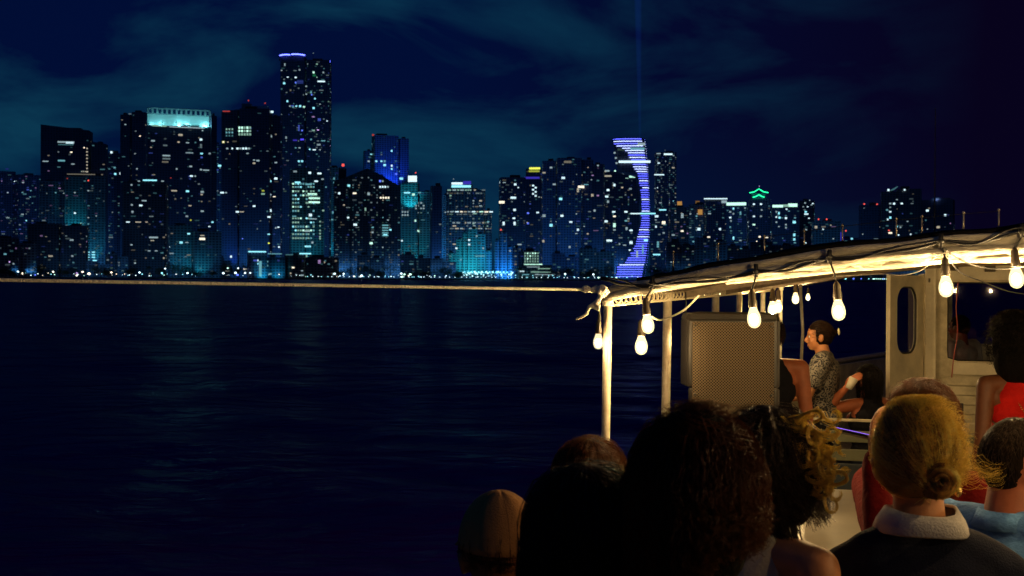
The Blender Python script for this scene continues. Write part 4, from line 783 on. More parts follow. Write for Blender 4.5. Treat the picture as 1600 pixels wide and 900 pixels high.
ROPE = mat('rope', (0.95, 0.88, 0.74), 0.8, var=0.15, vscale=60, bump=0.8, bscale=160)
boat = thing('tour_boat', P(1.8, 0, -2.0), 'open sightseeing boat with a low curved canopy on slim posts and a cream cabin', 'boat')
def bpart(mb, name, m, parent=None, smooth=False):
    """mesh given in world coordinates, parented to the boat (or a part of it)"""
    o = mb.build(name, m, None, smooth); par = parent or boat; o.parent = par
    if parent is None: o.matrix_parent_inverse = Matrix.Translation(boat.location).inverted()
    return o
SW = 3.8
def camber(s): return -0.063 + 0.20 * (1 - ((s - SW / 2) / (SW / 2)) ** 2)
# hull
mb = MB(); ring = []
st = [(-7.5, 0.25), (-6.5, 0.05), (0, 0.0), (8, 0.0), (12, 0.35), (14.5, 1.1), (16, 1.9)]
vs = []
for f, ins in st:
    for s_, z in ((-0.25 + ins, -1.08), (-0.15 + ins * 1.1, -2.4), (0.3 + ins, -3.3), (SW - 0.3 - ins, -3.3), (SW + 0.15 - ins * 1.1, -2.4), (SW + 0.25 - ins, -1.08)): vs.append(P(s_, f, z))
fs = []
for i in range(len(st) - 1):
    for j in range(5): a = i * 6 + j; fs.append((a, a + 6, a + 7, a + 1))
fs.append((0, 1, 2, 3, 4, 5)); mb.add(vs, fs); hull = bpart(mb, 'hull', HULLM); 
mb = MB()
for k in (0,):
    a = [P(-0.02 + .2, -7.3, -2.0), P(SW - .2, -7.3, -2.0), P(SW + .02, 8, -2.0), P(SW - .4, 12, -2.0), P(SW / 2, 15.6, -2.0), P(.4, 12, -2.0), P(-0.02, 8, -2.0)]
    mb.add(a + [v - Vector((0, 0, .06)) for v in a], [tuple(range(7)), tuple(range(13, 6, -1))] + [(i, (i + 1) % 7, (i + 1) % 7 + 7, i + 7) for i in range(7)])
bpart(mb, 'deck', DECKM)
for sg in (0, 1):
    mb = MB(); pts = [P((-0.25 + ins) if sg == 0 else SW + .25 - ins, f, -1.06) for f, ins in st]; mb.tube(pts, 0.035, 8); bpart(mb, 'gunwale', STEEL, None, True)
# inner bulwark
    mb = MB(); q = [(-0.2 + ins) if sg == 0 else SW + .2 - ins for f, ins in st]
    vs = []; 
    for (f, ins), s_ in zip(st, q): vs += [P(s_, f, -1.1), P(s_, f, -1.99), P(s_ + (.05 if sg == 0 else -.05), f, -1.1), P(s_ + (.05 if sg == 0 else -.05), f, -1.99)]
    fs = []
    for i in range(len(st) - 1): a = i * 4; fs += [(a, a + 1, a + 5, a + 4), (a + 2, a + 6, a + 7, a + 3), (a, a + 4, a + 6, a + 2)]
    mb.add(vs, fs); bpart(mb, 'bulwark', CREAMD)
# roof shell: cambered slab
FR0, FR1 = 0.03, 12.0
mb = MB(); n = 24; vs = []; fs = []
for f in (FR0, FR1):
    for i in range(n + 1):
        s_ = SW * i / n; vs.append(P(s_, f, camber(s_))); vs.append(P(s_, f, camber(s_) + 0.035))
m2 = 2 * (n + 1)
for i in range(n):
    a = 2 * i; fs += [(a, a + 2, m2 + a + 2, m2 + a), (a + 1, m2 + a + 1, m2 + a + 3, a + 3), (a, a + 1, a + 3, a + 2), (m2 + a, m2 + a + 2, m2 + a + 3, m2 + a + 1)]
fs += [(0, m2, m2 + 1, 1), (2 * n, 2 * n + 1, m2 + 2 * n + 1, m2 + 2 * n)]
mb.add(vs, fs); bpart(mb, 'roof', WOODC)
# roof beams under the ceiling
for f in (1.6, 3.2, 4.8):
    mb = MB(); vs = []; fs = []
    for i in range(n + 1):
        s_ = 0.02 + (SW - .04) * i / n
        for df, dz in ((-.02, -.035), (.02, -.035), (.02, -.002), (-.02, -.002)): vs.append(P(s_, f + df, camber(s_) + dz))
    for i in range(n):
        for j in range(4): a = i * 4; fs.append((a + j, a + (j + 1) % 4, a + 4 + (j + 1) % 4, a + 4 + j))
    mb.add(vs, fs); bpart(mb, 'roof_beam', WOODC)
# aft edge: wrapped pipes spreading apart towards the middle, dark tarp rolled above
def edge(off, fo, r, name, m, s0=-0.02, s1=SW, wob=0.0, seed=0, n=70, flat=1.0):
    rg = random.Random(seed); ph = rg.random() * 6
    pts = []; rs = []
    for i in range(n + 1):
        t = i / n; s_ = s0 + (s1 - s0) * t; sp = min(1, max(0, s_) / 1.5)
        pts.append(P(s_, fo + wob * math.sin(5 * s_ + ph), camber(s_) + off(sp) + wob * 0.5 * math.sin(9 * s_ + ph) + wob * .3 * math.sin(23 * s_)))
        rs.append(r * (1 + 0.18 * math.sin(17 * s_ + ph) * (1 if wob else 0)))
    mb = MB().tube(pts, rs, 12); return bpart(mb, name, m, None, True)
edge(lambda t: 0.012 + 0.016 * t, 0.0, 0.0155, 'canopy_pipe', CANV, wob=0.003, seed=1)
edge(lambda t: -0.006 - 0.010 * t, -0.018, 0.015, 'canopy_pipe', CANV, wob=0.004, seed=2)
edge(lambda t: -0.018 - 0.034 * t, 0.006, 0.012, 'canopy_pipe', CANV, s0=0.42, wob=0.003, seed=5)
# canvas valance between pipes
mb = MB(); vs = []; fs = []; k = 140
for i in range(k + 1):
    s_ = SW * i / k; sp = min(1, s_ / 1.5); w = 0.004 * math.sin(40 * s_) + 0.003 * math.sin(91 * s_)
    vs += [P(s_, -.004 + w, camber(s_) + .012 + .016 * sp), P(s_, -.009 + w * .5, camber(s_) - .008), P(s_, -.002 + w, camber(s_) - .018 - .034 * sp)]
for i in range(k):
    for j in range(2): a = i * 3 + j; fs.append((a, a + 3, a + 4, a + 1))
mb.add(vs, fs); bpart(mb, 'canopy_valance', CANV, None, True)
edge(lambda t: 0.030 + 0.016 * t, 0.03, 0.012, 'rolled_tarpaulin', TARP, s0=0.1, wob=0.006, seed=3)
edge(lambda t: 0.030 + 0.014 * t, 0.10, 0.020, 'rolled_tarpaulin', TARP, s0=0.15, wob=0.008, seed=4)
# port edge pipe
mb = MB().tube([P(-.01, -.02 + 12 * i / 20, -.063 + .012) for i in range(21)], 0.02, 10); bpart(mb, 'canopy_pipe', CANV, None, True)
# posts
posts = [(950, .0155, 0.02), (1043, .020, None), (1118, .0215, None), (1155, .020, None), (1192, .019, None), (1220, .017, None), (1250, .017, None)]
def post_f(px): return sf(px, 500, s=0.0)[1]
for i, (px, r, ff) in enumerate(posts):
    f = post_f(px) if i else 0.0
    zt = -0.07; zb = -1.06
    mb = MB().tube([P(0, f, zt), P(-.006 if i != 6 else .03, f, (zt + zb) / 2), P(-0.015 if i != 6 else -.03, f, -1.98)], r, 14)
    po = bpart(mb, 'post', STEEL, None, True)
    mb = MB().tube([P(0, f, zt + .015), P(0, f, zt - .03)], r * 1.28, 14); bpart(mb, 'post_collar', STEEL, po, True)
for f in (0, 1.6, 3.2, 4.8, 6.6):
    mb = MB().tube([P(SW, f, -.07), P(SW + .01, f, -1.98)], .02, 12); bpart(mb, 'post', STEEL, None, True)
# handrail wire
# roof stanchions and their thin wires
xs = [1052, 1122, 1194, 1256, 1316, 1400, 1440, 1505, 1560]
tops = []
for x in xs:
    s_ = sf(x, 400, f=0.16)[0]; a = P(s_, 0.16, camber(s_) + 0.04); b_ = P(s_, 0.16, camber(s_) + 0.12)
    mb = MB().tube([a, b_], .0035, 8); mb.ell(b_, (.006,) * 3, n=8); bpart(mb, 'roof_stanchion', mat('stanchion', (0.5, 0.45, 0.35), 0.35, metal=.6), None, True); tops.append(b_)
mb = MB().tube([t - Vector((0, 0, .004)) for t in tops], .0012, 5); bpart(mb, 'stanchion_wire', BLACKP)
s_ = sf(1460, 380, f=1.2)[0]; mb = MB().tube([P(s_, 1.2, camber(s_)), P(s_, 1.2, camber(s_) + .62)], [.0035, .0015], 6)
an = mb.build('antenna', mat('antenna_grey', (.02, .02, .025), .5)); tag(an, 'thin dark whip antenna rising from the canopy', 'antenna')
# ------------------------------------------------------------------ cabin
FC = 6.735; S0 = sf(1445, 500, f=FC)[0]; S1 = SW - .15
def holed(W_, H_, x0, x1, z0, z1, r, th, M, loc, n=64):
    """panel W_ x H_ in local x,z (origin lower left) with a rounded hole; y is thickness"""
    cx, cz = (x0 + x1) / 2, (z0 + z1) / 2; hw, hh = (x1 - x0) / 2, (z1 - z0) / 2
    ang = sorted(set([2 * math.pi * i / n for i in range(n)] + [math.atan2(b - cz, a - cx) % (2 * math.pi) for a in (0, W_) for b in (0, H_)]))
    out = []; inn = []
    for a in ang:
        c, s = math.cos(a), math.sin(a)
        t = min(((W_ - cx) / c if c > 1e-9 else (-cx / c if c < -1e-9 else 1e9)), ((H_ - cz) / s if s > 1e-9 else (-cz / s if s < -1e-9 else 1e9)))
        out.append((cx + c * t, cz + s * t))
        lo, hi = 0, 10.0                                       # rounded rect by bisection on its distance function
        for _ in range(40):
            m = (lo + hi) / 2; qx = abs(c * m) - (hw - r); qz = abs(s * m) - (hh - r)
            d = math.hypot(max(qx, 0), max(qz, 0)) + min(max(qx, qz), 0) - r
            if d < 0: lo = m
            else: hi = m
        inn.append((cx + c * lo, cz + s * lo))
    k = len(ang); vs = []
    for y in (0, th):
        vs += [(a, y, b) for a, b in out]; vs += [(a, y, b) for a, b in inn]
    fs = []
    for i in range(k):
        j = (i + 1) % k; fs += [(i, j, k + j, k + i), (2 * k + i, 3 * k + i, 3 * k + j, 2 * k + j), (i, 2 * k + i, 2 * k + j, j), (k + i, k + j, 3 * k + j, 3 * k + i)]
    return MB().add([M @ Vector(v) + loc for v in vs], fs), [M @ Vector((a, th * .5, b)) + loc for a, b in inn]
zw0 = sf(1540, 565, f=FC)[2]; zw1 = sf(1540, 441, f=FC)[2]; sw0 = sf(1480, 500, f=FC)[0]
zbot = -1.98; ztop = 0.10
mb, hole = holed(S1 - S0, ztop - zbot, sw0 - S0, (sw0 - S0) + 1.15, zw0 - zbot, zw1 - zbot, 0.045, 0.05, BM, P(S0, FC, zbot))
cab = bpart(mb, 'cabin_wall', CREAMD)
mb = MB().tube(hole + [hole[0]], .012, 6); bpart(mb, 'window_gasket', BLACKP, cab)
GL = bpy.data.materials.new('cabin_glass'); GL.use_nodes = True; t_ = GL.node_tree; t_.nodes.clear()
gg = t_.nodes.new('ShaderNodeBsdfGlossy'); gg.inputs['Roughness'].default_value = 0.02; tt = t_.nodes.new('ShaderNodeBsdfTransparent'); tt.inputs['Color'].default_value = (.6, .62, .7, 1)
fr = t_.nodes.new('ShaderNodeFresnel'); fr.inputs['IOR'].default_value = 1.6; mxs = t_.nodes.new('ShaderNodeMixShader'); oo = t_.nodes.new('ShaderNodeOutputMaterial')
t_.links.new(fr.outputs[0], mxs.inputs[0]); t_.links.new(tt.outputs[0], mxs.inputs[1]); t_.links.new(gg.outputs[0], mxs.inputs[2]); t_.links.new(mxs.outputs[0], oo.inputs[0])
mb = MB().add([v for v in hole], [tuple(range(len(hole)))]); bpart(mb, 'window_glass', GL, cab)
# header board with cambered top, siding boards, sill
mb = MB(); vs = []; fs = []; k = 20
for i in range(k + 1):
    s_ = S0 + .06 + (S1 - S0 - .06) * i / k; vs += [P(s_, FC - .03, camber(s_) - .004), P(s_, FC - .03, zw1 + .02), P(s_, FC - .004, camber(s_) - .004), P(s_, FC - .004, zw1 + .02)]
for i in range(k):
    a = 4 * i; fs += [(a, a + 1, a + 5, a + 4), (a + 1, a + 3, a + 7, a + 5), (a, a + 4, a + 6, a + 2)]
mb.add(vs, fs); bpart(mb, 'header_board', CREAM, cab)
BBR = mat('rusty_bracket', (0.10, 0.08, 0.05), 0.7, var=.4)
for (x, y, w, h) in ((1488, 416, 18, 14), (1547, 419, 16, 12), (1452, 438, 5, 9)):
    s_, _, z = sf(x, y, f=FC - .05); mb = MB().bbox(P(s_, FC - .05, z), (w / 2000 * 10.5, .03, h / 2000 * 10.5), BM); bpart(mb, 'bracket', BBR, cab)
mb = MB().bbox(P((S0 + S1) / 2 + .1, FC - .02, zw0 - .06), (S1 - S0 - .25, .03, .105), BM); bpart(mb, 'window_sill', CREAM, cab)
zz = zw0 - .125
for i in range(9):
    mb = MB().bbox(P((S0 + S1) / 2 + .06, FC - .014, zz - .04), (S1 - S0 - .14, .026, .072), BM, .004); bpart(mb, 'siding_board', CREAMD, cab); zz -= .079
mb = MB().bbox(P(S0 + .045, FC - .03, (ztop + zbot) / 2), (.085, .07, ztop - zbot - .004), BM, .006); bpart(mb, 'corner_pillar', CREAM, cab)
# cabin sides / front
for s_ in (S0 + .03, S1 - .03):
    M2 = BM @ Matrix.Rotation(R(90), 3, 'Z'); mb, h2 = holed(3.0, ztop - zbot - .05, .5, 2.5, zw0 - zbot, zw1 - zbot, .06, .04, M2, P(s_, FC + .06, zbot)); sd = bpart(mb, 'cabin_side', CREAMD)
    bpart(MB().add(h2, [tuple(range(len(h2)))]), 'window_glass', GL, sd)
mb, h2 = holed(S1 - S0 - .08, ztop - zbot - .05, .3, S1 - S0 - .4, zw0 - zbot, zw1 - zbot, .06, .04, BM, P(S0 + .04, FC + 3.08, zbot)); bpart(mb, 'cabin_side', CREAMD)
# door leaf, hinged at the port corner, swung out
hx = P(S0 - .01, FC - .03, 0); dl = .6
e = at(1391, 500, 1.0) - Vector((0, 0, EYE)); e.z = 0; e = e / e.y
best = min(((hx.xy - Vector((e.x * y, y))).length - dl) ** 2 + (0 if y < hx.y else 9) for y in np.arange(9, 12.5, .01))
for y in np.arange(9, 12.5, .01):
    v = ((hx.xy - Vector((e.x * y, y))).length - dl) ** 2 + (0 if y < hx.y else 9)
    if v == best: ye = y
ed = Vector((e.x * ye, ye, 0)); dv = (Vector((hx.x, hx.y, 0)) - ed).normalized(); ang = math.atan2(dv.y, dv.x)
M3 = Matrix.Rotation(ang, 3, 'Z'); zdt = sf(1391, 430, f=FC)[2] * .95; zdb = -1.95
zo0, zo1 = -0.885, -0.085
zo0 = (434 - 552) / 2000 * 10.3; zo1 = (434 - 445) / 2000 * 10.3
mb, h3 = holed(dl, zdt - zdb, .12, .49, zo0 - zdb, zo1 - zdb, .13, .035, M3, Vector((ed.x, ed.y, EYE + zdb)))
door = bpart(mb, 'cabin_door', CREAM); bpart(MB().tube(h3 + [h3[0]], .011, 6), 'window_gasket', BLACKP, door); bpart(MB().add(h3, [tuple(range(len(h3)))]), 'window_glass', GL, door)
bpart(MB().tube([ed + M3 @ Vector((.05, -.03, 0)) + Vector((0, 0, EYE - 1.05)), ed + M3 @ Vector((.05, -.03, 0)) + Vector((0, 0, EYE - .93))], .012, 8), 'door_handle', STEEL, door, True)
# interior: bulkhead light grey and a blue pennant with glow put into its material
pn = MB(); a, b_, c = at(1550, 511, 11.6), at(1568, 511, 11.6), at(1557, 525, 11.6); off = Vector((0, .01, 0))
pn.add([a, b_, c, a + off, b_ + off, c + off], [(0, 1, 2), (5, 4, 3), (0, 3, 4, 1), (1, 4, 5, 2), (2, 5, 3, 0)])
o = pn.build('pennant', mat('pennant_glow', (0.02, 0.2, 0.5), .5, emit=(.02, .28, .75), estr=.55)); tag(o, 'small bright blue triangular patch seen inside the cabin window', 'pennant')
# ------------------------------------------------------------------ bench and locker
def bench():
    f = 5.45; c = P(1.25, f, -2.0); r = thing('bench', c, 'slatted bench back in weathered green-cream boards in front of the cabin', 'bench')
    def bp(mb, n, m): o = mb.build(n, m); o.parent = r; o.matrix_parent_inverse = Matrix.Translation(c).inverted(); return o
    s0, s1 = 0.30, 2.6
    def zof(y): return -(y - 434) / 2000 * 10.0
    for (y0, y1, m) in ((644, 648, CREAMD), (662, 679, DARKW), (690, 707, DARKW)):
        bp(MB().bbox(P((s0 + s1) / 2, f, (zof(y0) + zof(y1)) / 2), (s1 - s0, .028, abs(zof(y0) - zof(y1))), BM, .004), 'slat', m)
    bp(MB().bbox(P((s0 + s1) / 2, f + .005, (zof(712) + zof(758)) / 2), (s1 - s0, .03, abs(zof(712) - zof(758))), BM, .006), 'back_panel', NAVYP)
    bp(MB().bbox(P((s0 + s1) / 2, f + .26, zof(742)), (s1 - s0, .46, .05), BM, .01), 'seat', DARKW)
    for s_ in (s0 + .05, (s0 + s1) / 2, s1 - .05):
        bp(MB().bbox(P(s_, f + .03, -1.45), (.05, .045, 1.08), BM, .005), 'leg', BLACKP); bp(MB().bbox(P(s_, f + .44, -1.78), (.05, .045, .4), BM, .005), 'leg', BLACKP)
bench()
def locker():
    zt = -1.25; s0, f0, _ = sf(1215, 862, f=None, s=None) if False else (0.42, 1.15, 0)
    f1 = 3.35; s0, s1 = 0.42, 1.75; c = P((s0 + s1) / 2, (f0 + f1) / 2, -2.0)
    r = thing('storage_locker', c, 'long cream-topped locker with brown rim behind the front row of passengers', 'locker')
    def bp(mb, n, m): o = mb.build(n, m); o.parent = r; o.matrix_parent_inverse = Matrix.Translation(c).inverted(); return o
    top = mat('locker_top_paint', (0.86, 0.80, 0.60), 0.35, var=.10, vscale=2.2, bump=.12, bscale=14)
    bp(MB().bbox(P((s0 + s1) / 2, (f0 + f1) / 2, zt - .012), (s1 - s0, f1 - f0, .024), BM, .006), 'locker_lid', top)
    bp(MB().bbox(P((s0 + s1) / 2, f0 - .012, zt - .045), (s1 - s0 + .04, .022, .075), BM, .005), 'lid_trim', mat('brown_trim', (.22, .13, .07), .5, var=.3))
    bp(MB().bbox(P((s0 + s1) / 2, (f0 + f1) / 2, zt - .024 - .36), (s1 - s0 - .06, f1 - f0 - .05, .715), BM, .01), 'locker_body', top)
    bp(MB().tube([P(s0 + .3, f0 + .008, zt - .25), P(s0 + .3, f0 - .02, zt - .25), P(s0 + .45, f0 - .02, zt - .25), P(s0 + .45, f0 + .008, zt - .25)], .007, 8), 'handle', STEEL)
locker()
# ------------------------------------------------------------------ speaker on its pole
def speaker():
    d = 4.95; w = .335; h = .62; dp = .36; c0 = at(1148, 491, d); yaw = R(-8); Ms = Matrix.Rotation(yaw, 3, 'Z')
    zt = c0.z; cen = Vector((at(1156, 491, d).x, d + dp / 2, zt - h / 2))
    r = thing('loudspeaker', (cen.x, cen.y, zt - h), 'big dark loudspeaker with a perforated grille under the canopy edge', 'loudspeaker')
    def sp(mb, n, m, par=None, smooth=False):
        o = mb.build(n, m, None, smooth); o.parent = par or r
        if par is None: o.matrix_parent_inverse = Matrix.Translation(r.location).inverted()
        return o
    PL = mat('speaker_plastic', (.008, .007, .006), .42, spec=.3, bump=.12, bscale=220)
    # cabinet outline in plan: front (towards the camera) w wide, back tapering; left flank has the stepped foot
    def cab(z0, z1, sh=0.0):
        pl = [(-w / 2, -dp / 2), (w / 2, -dp / 2), (w / 2 + .012, -dp / 2 + .03), (w / 2 - .03, dp / 2), (-w / 2 + .03 + sh, dp / 2), (-w / 2 - .034 + sh * 1.4, -dp / 2 + .13), (-w / 2 - .014 + sh * .3, -dp / 2 + .03)]
        return [Ms @ Vector((x, y, 0)) + Vector((cen.x, cen.y, z0)) for x, y in pl], [Ms @ Vector((x, y, 0)) + Vector((cen.x, cen.y, z1)) for x, y in pl]
    mb = MB()
    for (z0, z1, sh) in ((zt - h * .46, zt - .02, 0), (zt - h, zt - h * .46 - .002, .035)):
        a, b = cab(z0, z1, sh); k = len(a); mb.add(a + b, [tuple(range(k - 1, -1, -1)), tuple(range(k, 2 * k))] + [(i, (i + 1) % k, k + (i + 1) % k, k + i) for i in range(k)])
    body = sp(mb, 'cabinet', PL)
    bv = body.modifiers.new('b', 'BEVEL'); bv.width = .008; bv.segments = 2; bv.limit_method = 'ANGLE'
    a, b = cab(zt - .02, zt); a2 = [cen.xy.to_3d() * 0 + v for v in a]
    mb = MB(); k = len(a); cc = Vector((cen.x, cen.y, 0)); b2 = [Vector((cc.x + (v.x - cc.x) * .96, cc.y + (v.y - cc.y) * .96, v.z)) for v in b]
    mb.add(a + b2, [tuple(range(k - 1, -1, -1)), tuple(range(k, 2 * k))] + [(i, (i + 1) % k, k + (i + 1) % k, k + i) for i in range(k)]); sp(mb, 'top_cap', PL, body)
    # grille: a bowed perforated sheet, holes as bump and dark dots
    gm = mat('perforated_grille', (.03, .025, .018), .85, spec=.04); t = gm.node_tree; bs = t.nodes['Principled BSDF']
    tcn = t.nodes.new('ShaderNodeTexCoord'); mp_ = t.nodes.new('ShaderNodeMapping'); mp_.inputs['Rotation'].default_value = (0, R(45), 0); mp_.inputs['Scale'].default_value = (125, 0.01, 125); t.links.new(tcn.outputs['Object'], mp_.inputs[0])
    vo = t.nodes.new('ShaderNodeTexVoronoi'); vo.inputs['Randomness'].default_value = 0.0; vo.inputs['Scale'].default_value = 1.0; t.links.new(mp_.outputs[0], vo.inputs['Vector'])
    ra = t.nodes.new('ShaderNodeValToRGB'); ra.color_ramp.elements[0].position = .30; ra.color_ramp.elements[1].position = .42; ra.color_ramp.elements[0].color = (.002, .002, .002, 1); ra.color_ramp.elements[1].color = (.058, .043, .028, 1)
    t.links.new(vo.outputs['Distance'], ra.inputs[0]); t.links.new(ra.outputs[0], bs.inputs['Base Color'])
    mb = MB(); vs = []; fs = []; kk = 12
    for i in range(kk + 1):
        u = i / kk; x = -w / 2 + .012 + (w - .024) * u; bow = .030 * (1 - (2 * u - 1) ** 4)
        for z in (zt - .03, zt - h + .02): vs.append(Ms @ Vector((x, -dp / 2 - .004 - bow, 0)) + Vector((cen.x, cen.y, z)))
    for i in range(kk): a = 2 * i; fs.append((a, a + 1, a + 3, a + 2))
    vs2 = [v + Ms @ Vector((0, .004, 0)) for v in vs]; o = len(vs)
    mb.add(vs + vs2, fs + [tuple(i + o for i in reversed(f)) for f in fs] + [(0, 2 * kk, 2 * kk + o, o)] + [(2 * i, 2 * i + 2, 2 * i + 2 + o, 2 * i + o) for i in range(kk)] + [(2 * i + 1, 2 * i + 1 + o, 2 * i + 3 + o, 2 * i + 3) for i in range(kk)])
    sp(mb, 'grille', gm, None, False)
    sp(MB().tube([Ms @ Vector((-w / 2 - .05, -dp / 2 + .1, 0)) + Vector((cen.x, cen.y, zt - .36)), Ms @ Vector((-w / 2 - .05, -dp / 2 + .1, 0)) + Vector((cen.x, cen.y, zt - .56))], .009, 8), 'handle', PL, body)
    for sx in (-1, 1):
        for zz_ in (zt - .045, zt - h / 2, zt - h + .035):
            sp(MB().ell(Ms @ Vector((sx * (w / 2 - .022), -dp / 2 - .021, 0)) + Vector((cen.x, cen.y, zz_)), (.0055, .003, .0055), Ms, 10), 'screw', PL)
    sp(MB().bbox(Ms @ Vector((0, -dp / 2 - .037, 0)) + Vector((cen.x, cen.y, zt - h + .09)), (.05, .005, .018), Ms, .002), 'badge', mat('badge_grey', (.2, .2, .2), .4, metal=.6))
    st_ = thing('speaker_stand', (cen.x, cen.y, DECK), 'black pole stand carrying the loudspeaker', 'stand')
    def s2(mb, n): o = mb.build(n, BLACKP); o.parent = st_; o.matrix_parent_inverse = Matrix.Translation(st_.location).inverted()
    s2(MB().tube([(cen.x, cen.y, DECK + .1), (cen.x, cen.y, zt - h)], .018, 10), 'pole')
    for k in range(3): a = k * 2.094; s2(MB().tube([(cen.x, cen.y, DECK + .62), (cen.x + .28 * math.cos(a), cen.y + .28 * math.sin(a), DECK + .01)], .011, 8), 'leg')
speaker()
# ------------------------------------------------------------------ rope and knot
def ropes():
    a = at(-120, 435.5, 3.3); b = at(940, 453, 4.55); pts = []
    for i in range(41):
        t = i / 40; q = a.lerp(b, t); pts.append(q)
    o = MB().tube(pts, .0050, 8).build('mooring_rope', ROPE, None, True); tag(o, 'taut pale rope running level over the water to the canopy corner', 'rope')
    mb = MB(); k = [at(x, y, d) for x, y, d in ((912, 453, 4.53), (918, 450, 4.5), (926, 455, 4.52), (932, 449, 4.5), (938, 456, 4.5), (944, 450, 4.52), (950, 456, 4.5), (943, 462, 4.5), (936, 456, 4.48), (940, 448, 4.48), (948, 452, 4.47))]
    mb.tube(k, .010, 8); mb.ell(at(915, 452, 4.5), (.016, .012, .014)); mb.ell(at(929, 453, 4.5), (.014, .012, .013)); mb.ell(at(941, 454, 4.49), (.020, .016, .022))
    tl = [at(x, y, 4.49) for x, y in ((940, 458), (935, 470), (930, 476), (920, 480), (917, 490), (908, 496), (899, 499))]
    mb.tube(tl, [.008, .010, .012, .008, .007, .006, .004], 8)
    mb.tube([at(x, y, 4.48) for x, y in ((930, 474), (936, 478), (935, 485), (927, 482))], [.010, .008, .006, .003], 8)
    o = mb.build('rope_knot', ROPE, None, True); remesh(o, .004, 2); tag(o, 'knotted rope end with a frayed tail at the canopy corner', 'rope')
ropes()
# ------------------------------------------------------------------ string lights
def glow_glass(name, c, st):
    m = bpy.data.materials.new(name); m.use_nodes = True; t = m.node_tree; t.nodes.clear(); e = t.nodes.new('ShaderNodeEmission'); e.inputs[0].default_value = (*c, 1); e.inputs[1].default_value = st
    tr = t.nodes.new('ShaderNodeBsdfTransparent'); tr.inputs[0].default_value = (.95, .9, .8, 1); a = t.nodes.new('ShaderNodeAddShader'); o = t.nodes.new('ShaderNodeOutputMaterial'); t.links.new(e.outputs[0], a.inputs[0]); t.links.new(tr.outputs[0], a.inputs[1]); t.links.new(a.outputs[0], o.inputs[0]); m.cycles.emission_sampling = 'NONE'; return m
BULB = glow_glass('bulb_glass', (1.0, .80, .40), 1.0); BULBD = glow_glass('bulb_glass_dim', (1.0, .85, .55), .6)
CORE = mat('filament_glow', (0, 0, 0), emit=(1.0, .69, .33), estr=1050.0); CORED = mat('filament_glow_dim', (0, 0, 0), emit=(1.0, .68, .34), estr=150.0)
SOCK = mat('bulb_socket', (.06, .045, .03), .5)
PROF = [(.002, -.040), (.012, -.037), (.020, -.030), (.0245, -.018), (.0255, -.006), (.0235, .008), (.018, .022), (.0135, .034), (.012, .042)]
SPROF = [(.0150, .036), (.0165, .040), (.0165, .062), (.0145, .066), (.0135, .092), (.009, .098), (.004, .106)]
def bulb(pos, hang, label, scale=1.0, m=BULB, tilt=(0, 0), group=None):
    """glass centre at pos, flex up to hang"""
    r = thing('string_light', pos, label, 'string light', group=group or 'bulbs strung along the canopy'); M = Euler((tilt[0], tilt[1], 0)).to_matrix()
    MB().lathe([(a * scale, b * scale) for a, b in PROF], n=14, M=M).build('glass', m, r, True)
    MB().ell((0, 0, -.008 * scale), (.0150 * scale, .0150 * scale, .021 * scale), M, n=12).build('filament', CORED if m is BULBD else CORE, r, True)
    MB().lathe([(a * scale, b * scale) for a, b in SPROF], n=12, M=M).build('socket', SOCK, r, True)
    top = M @ Vector((0, 0, .10 * scale)); e = Vector(hang) - Vector(pos)
    if (e - top).length > .01: MB().tube([top, top.lerp(e, .5) + Vector((.002, 0, 0)), e], .0035, 6).build('flex', BLACKP, r, True)
ties = []
for i, (x, y, d, tx, ty, lb, sc_) in enumerate((
        (1012, 506, 4.44, 1019, 443, 'glowing bulb hanging nearest the corner post, the upper of a close pair', .95),
        (1178, 496, 4.37, 1181, 424, 'glowing bulb hanging in front of the loudspeaker grille', 1.0),
        (1310, 484, 4.25, 1296, 402, 'glowing bulb hanging above the woman in the patterned blouse', 1.0),
        (1478, 447, 4.0, 1470, 377, 'large glowing bulb hanging in front of the cabin pillar', 1.0),
        (1588, 433, 3.9, 1597, 362, 'large glowing bulb at the right edge of the photo', 1.0))):
    s_, f_, z_ = sf(tx, ty, f=-.045); hang = P(s_, f_, z_); ties.append(hang); bulb(P(sf(x, y, f=-.05)[0], -.05, sf(x, y, f=-.05)[2]), hang - Vector((0, 0, .01)), lb, sc_ * .92, tilt=((i * .37) % .16 - .08, (i * .61) % .2 - .1))
s_, f_, z_ = sf(1002, 539, f=.35); bulb(P(s_, f_, z_), P(s_ + .05, .3, z_ + .19), 'glowing bulb just below and behind the one nearest the corner post', .95)
# off-frame continuation of the string along the aft edge (starboard)
for s_ in (1.75, 2.2, 2.7, 3.2):
    h = P(s_, -.045, camber(s_) + .03); ties.append(h); bulb(h - Vector((0, 0, .30)), h, 'glowing bulb on the canopy edge beyond the right side of the photo')
prev = P(3.7, -.05, .0)
for k in range(1, 4):
    h = P(3.75, -.05 - .9 * k, -.02); bulb(h - Vector((0, 0, .18)), h, 'glowing bulb strung along the starboard side behind the canopy edge')
# port row, hung under the canopy side pipe
for (x, y, f, lb, sc_, mm) in ((935, 533, -.06, 'small dim bulb hanging outside the corner post', .72, BULBD), (1071, 522, 1.25, 'small bulb glowing at the left flank of the loudspeaker', .8, BULBD), (1207, 482, 4.2, 'bulb glowing between posts right of the loudspeaker top', 1.25, BULB),
                               (1216, 479, 5.0, 'bulb glowing close behind its neighbour right of the loudspeaker', 1.2, BULB), (1243, 466, 6.8, 'farther bulb glowing against the thin leaning post', 1.25, BULB), (1232, 500, 3.0, 'x', 0, BULB)):
    if not sc_: continue
    s_, f_, z_ = sf(x, y, f=f); bulb(P(s_, f_, z_), P(s_, f_, -.06 if z_ > -.3 else z_ + .15), lb, sc_, mm)
for f, s_ in ((8.4, .05), (10.2, .05)): bulb(P(s_, f, -.2), P(s_, f, -.05), 'bulb far forward on the port side of the canopy')
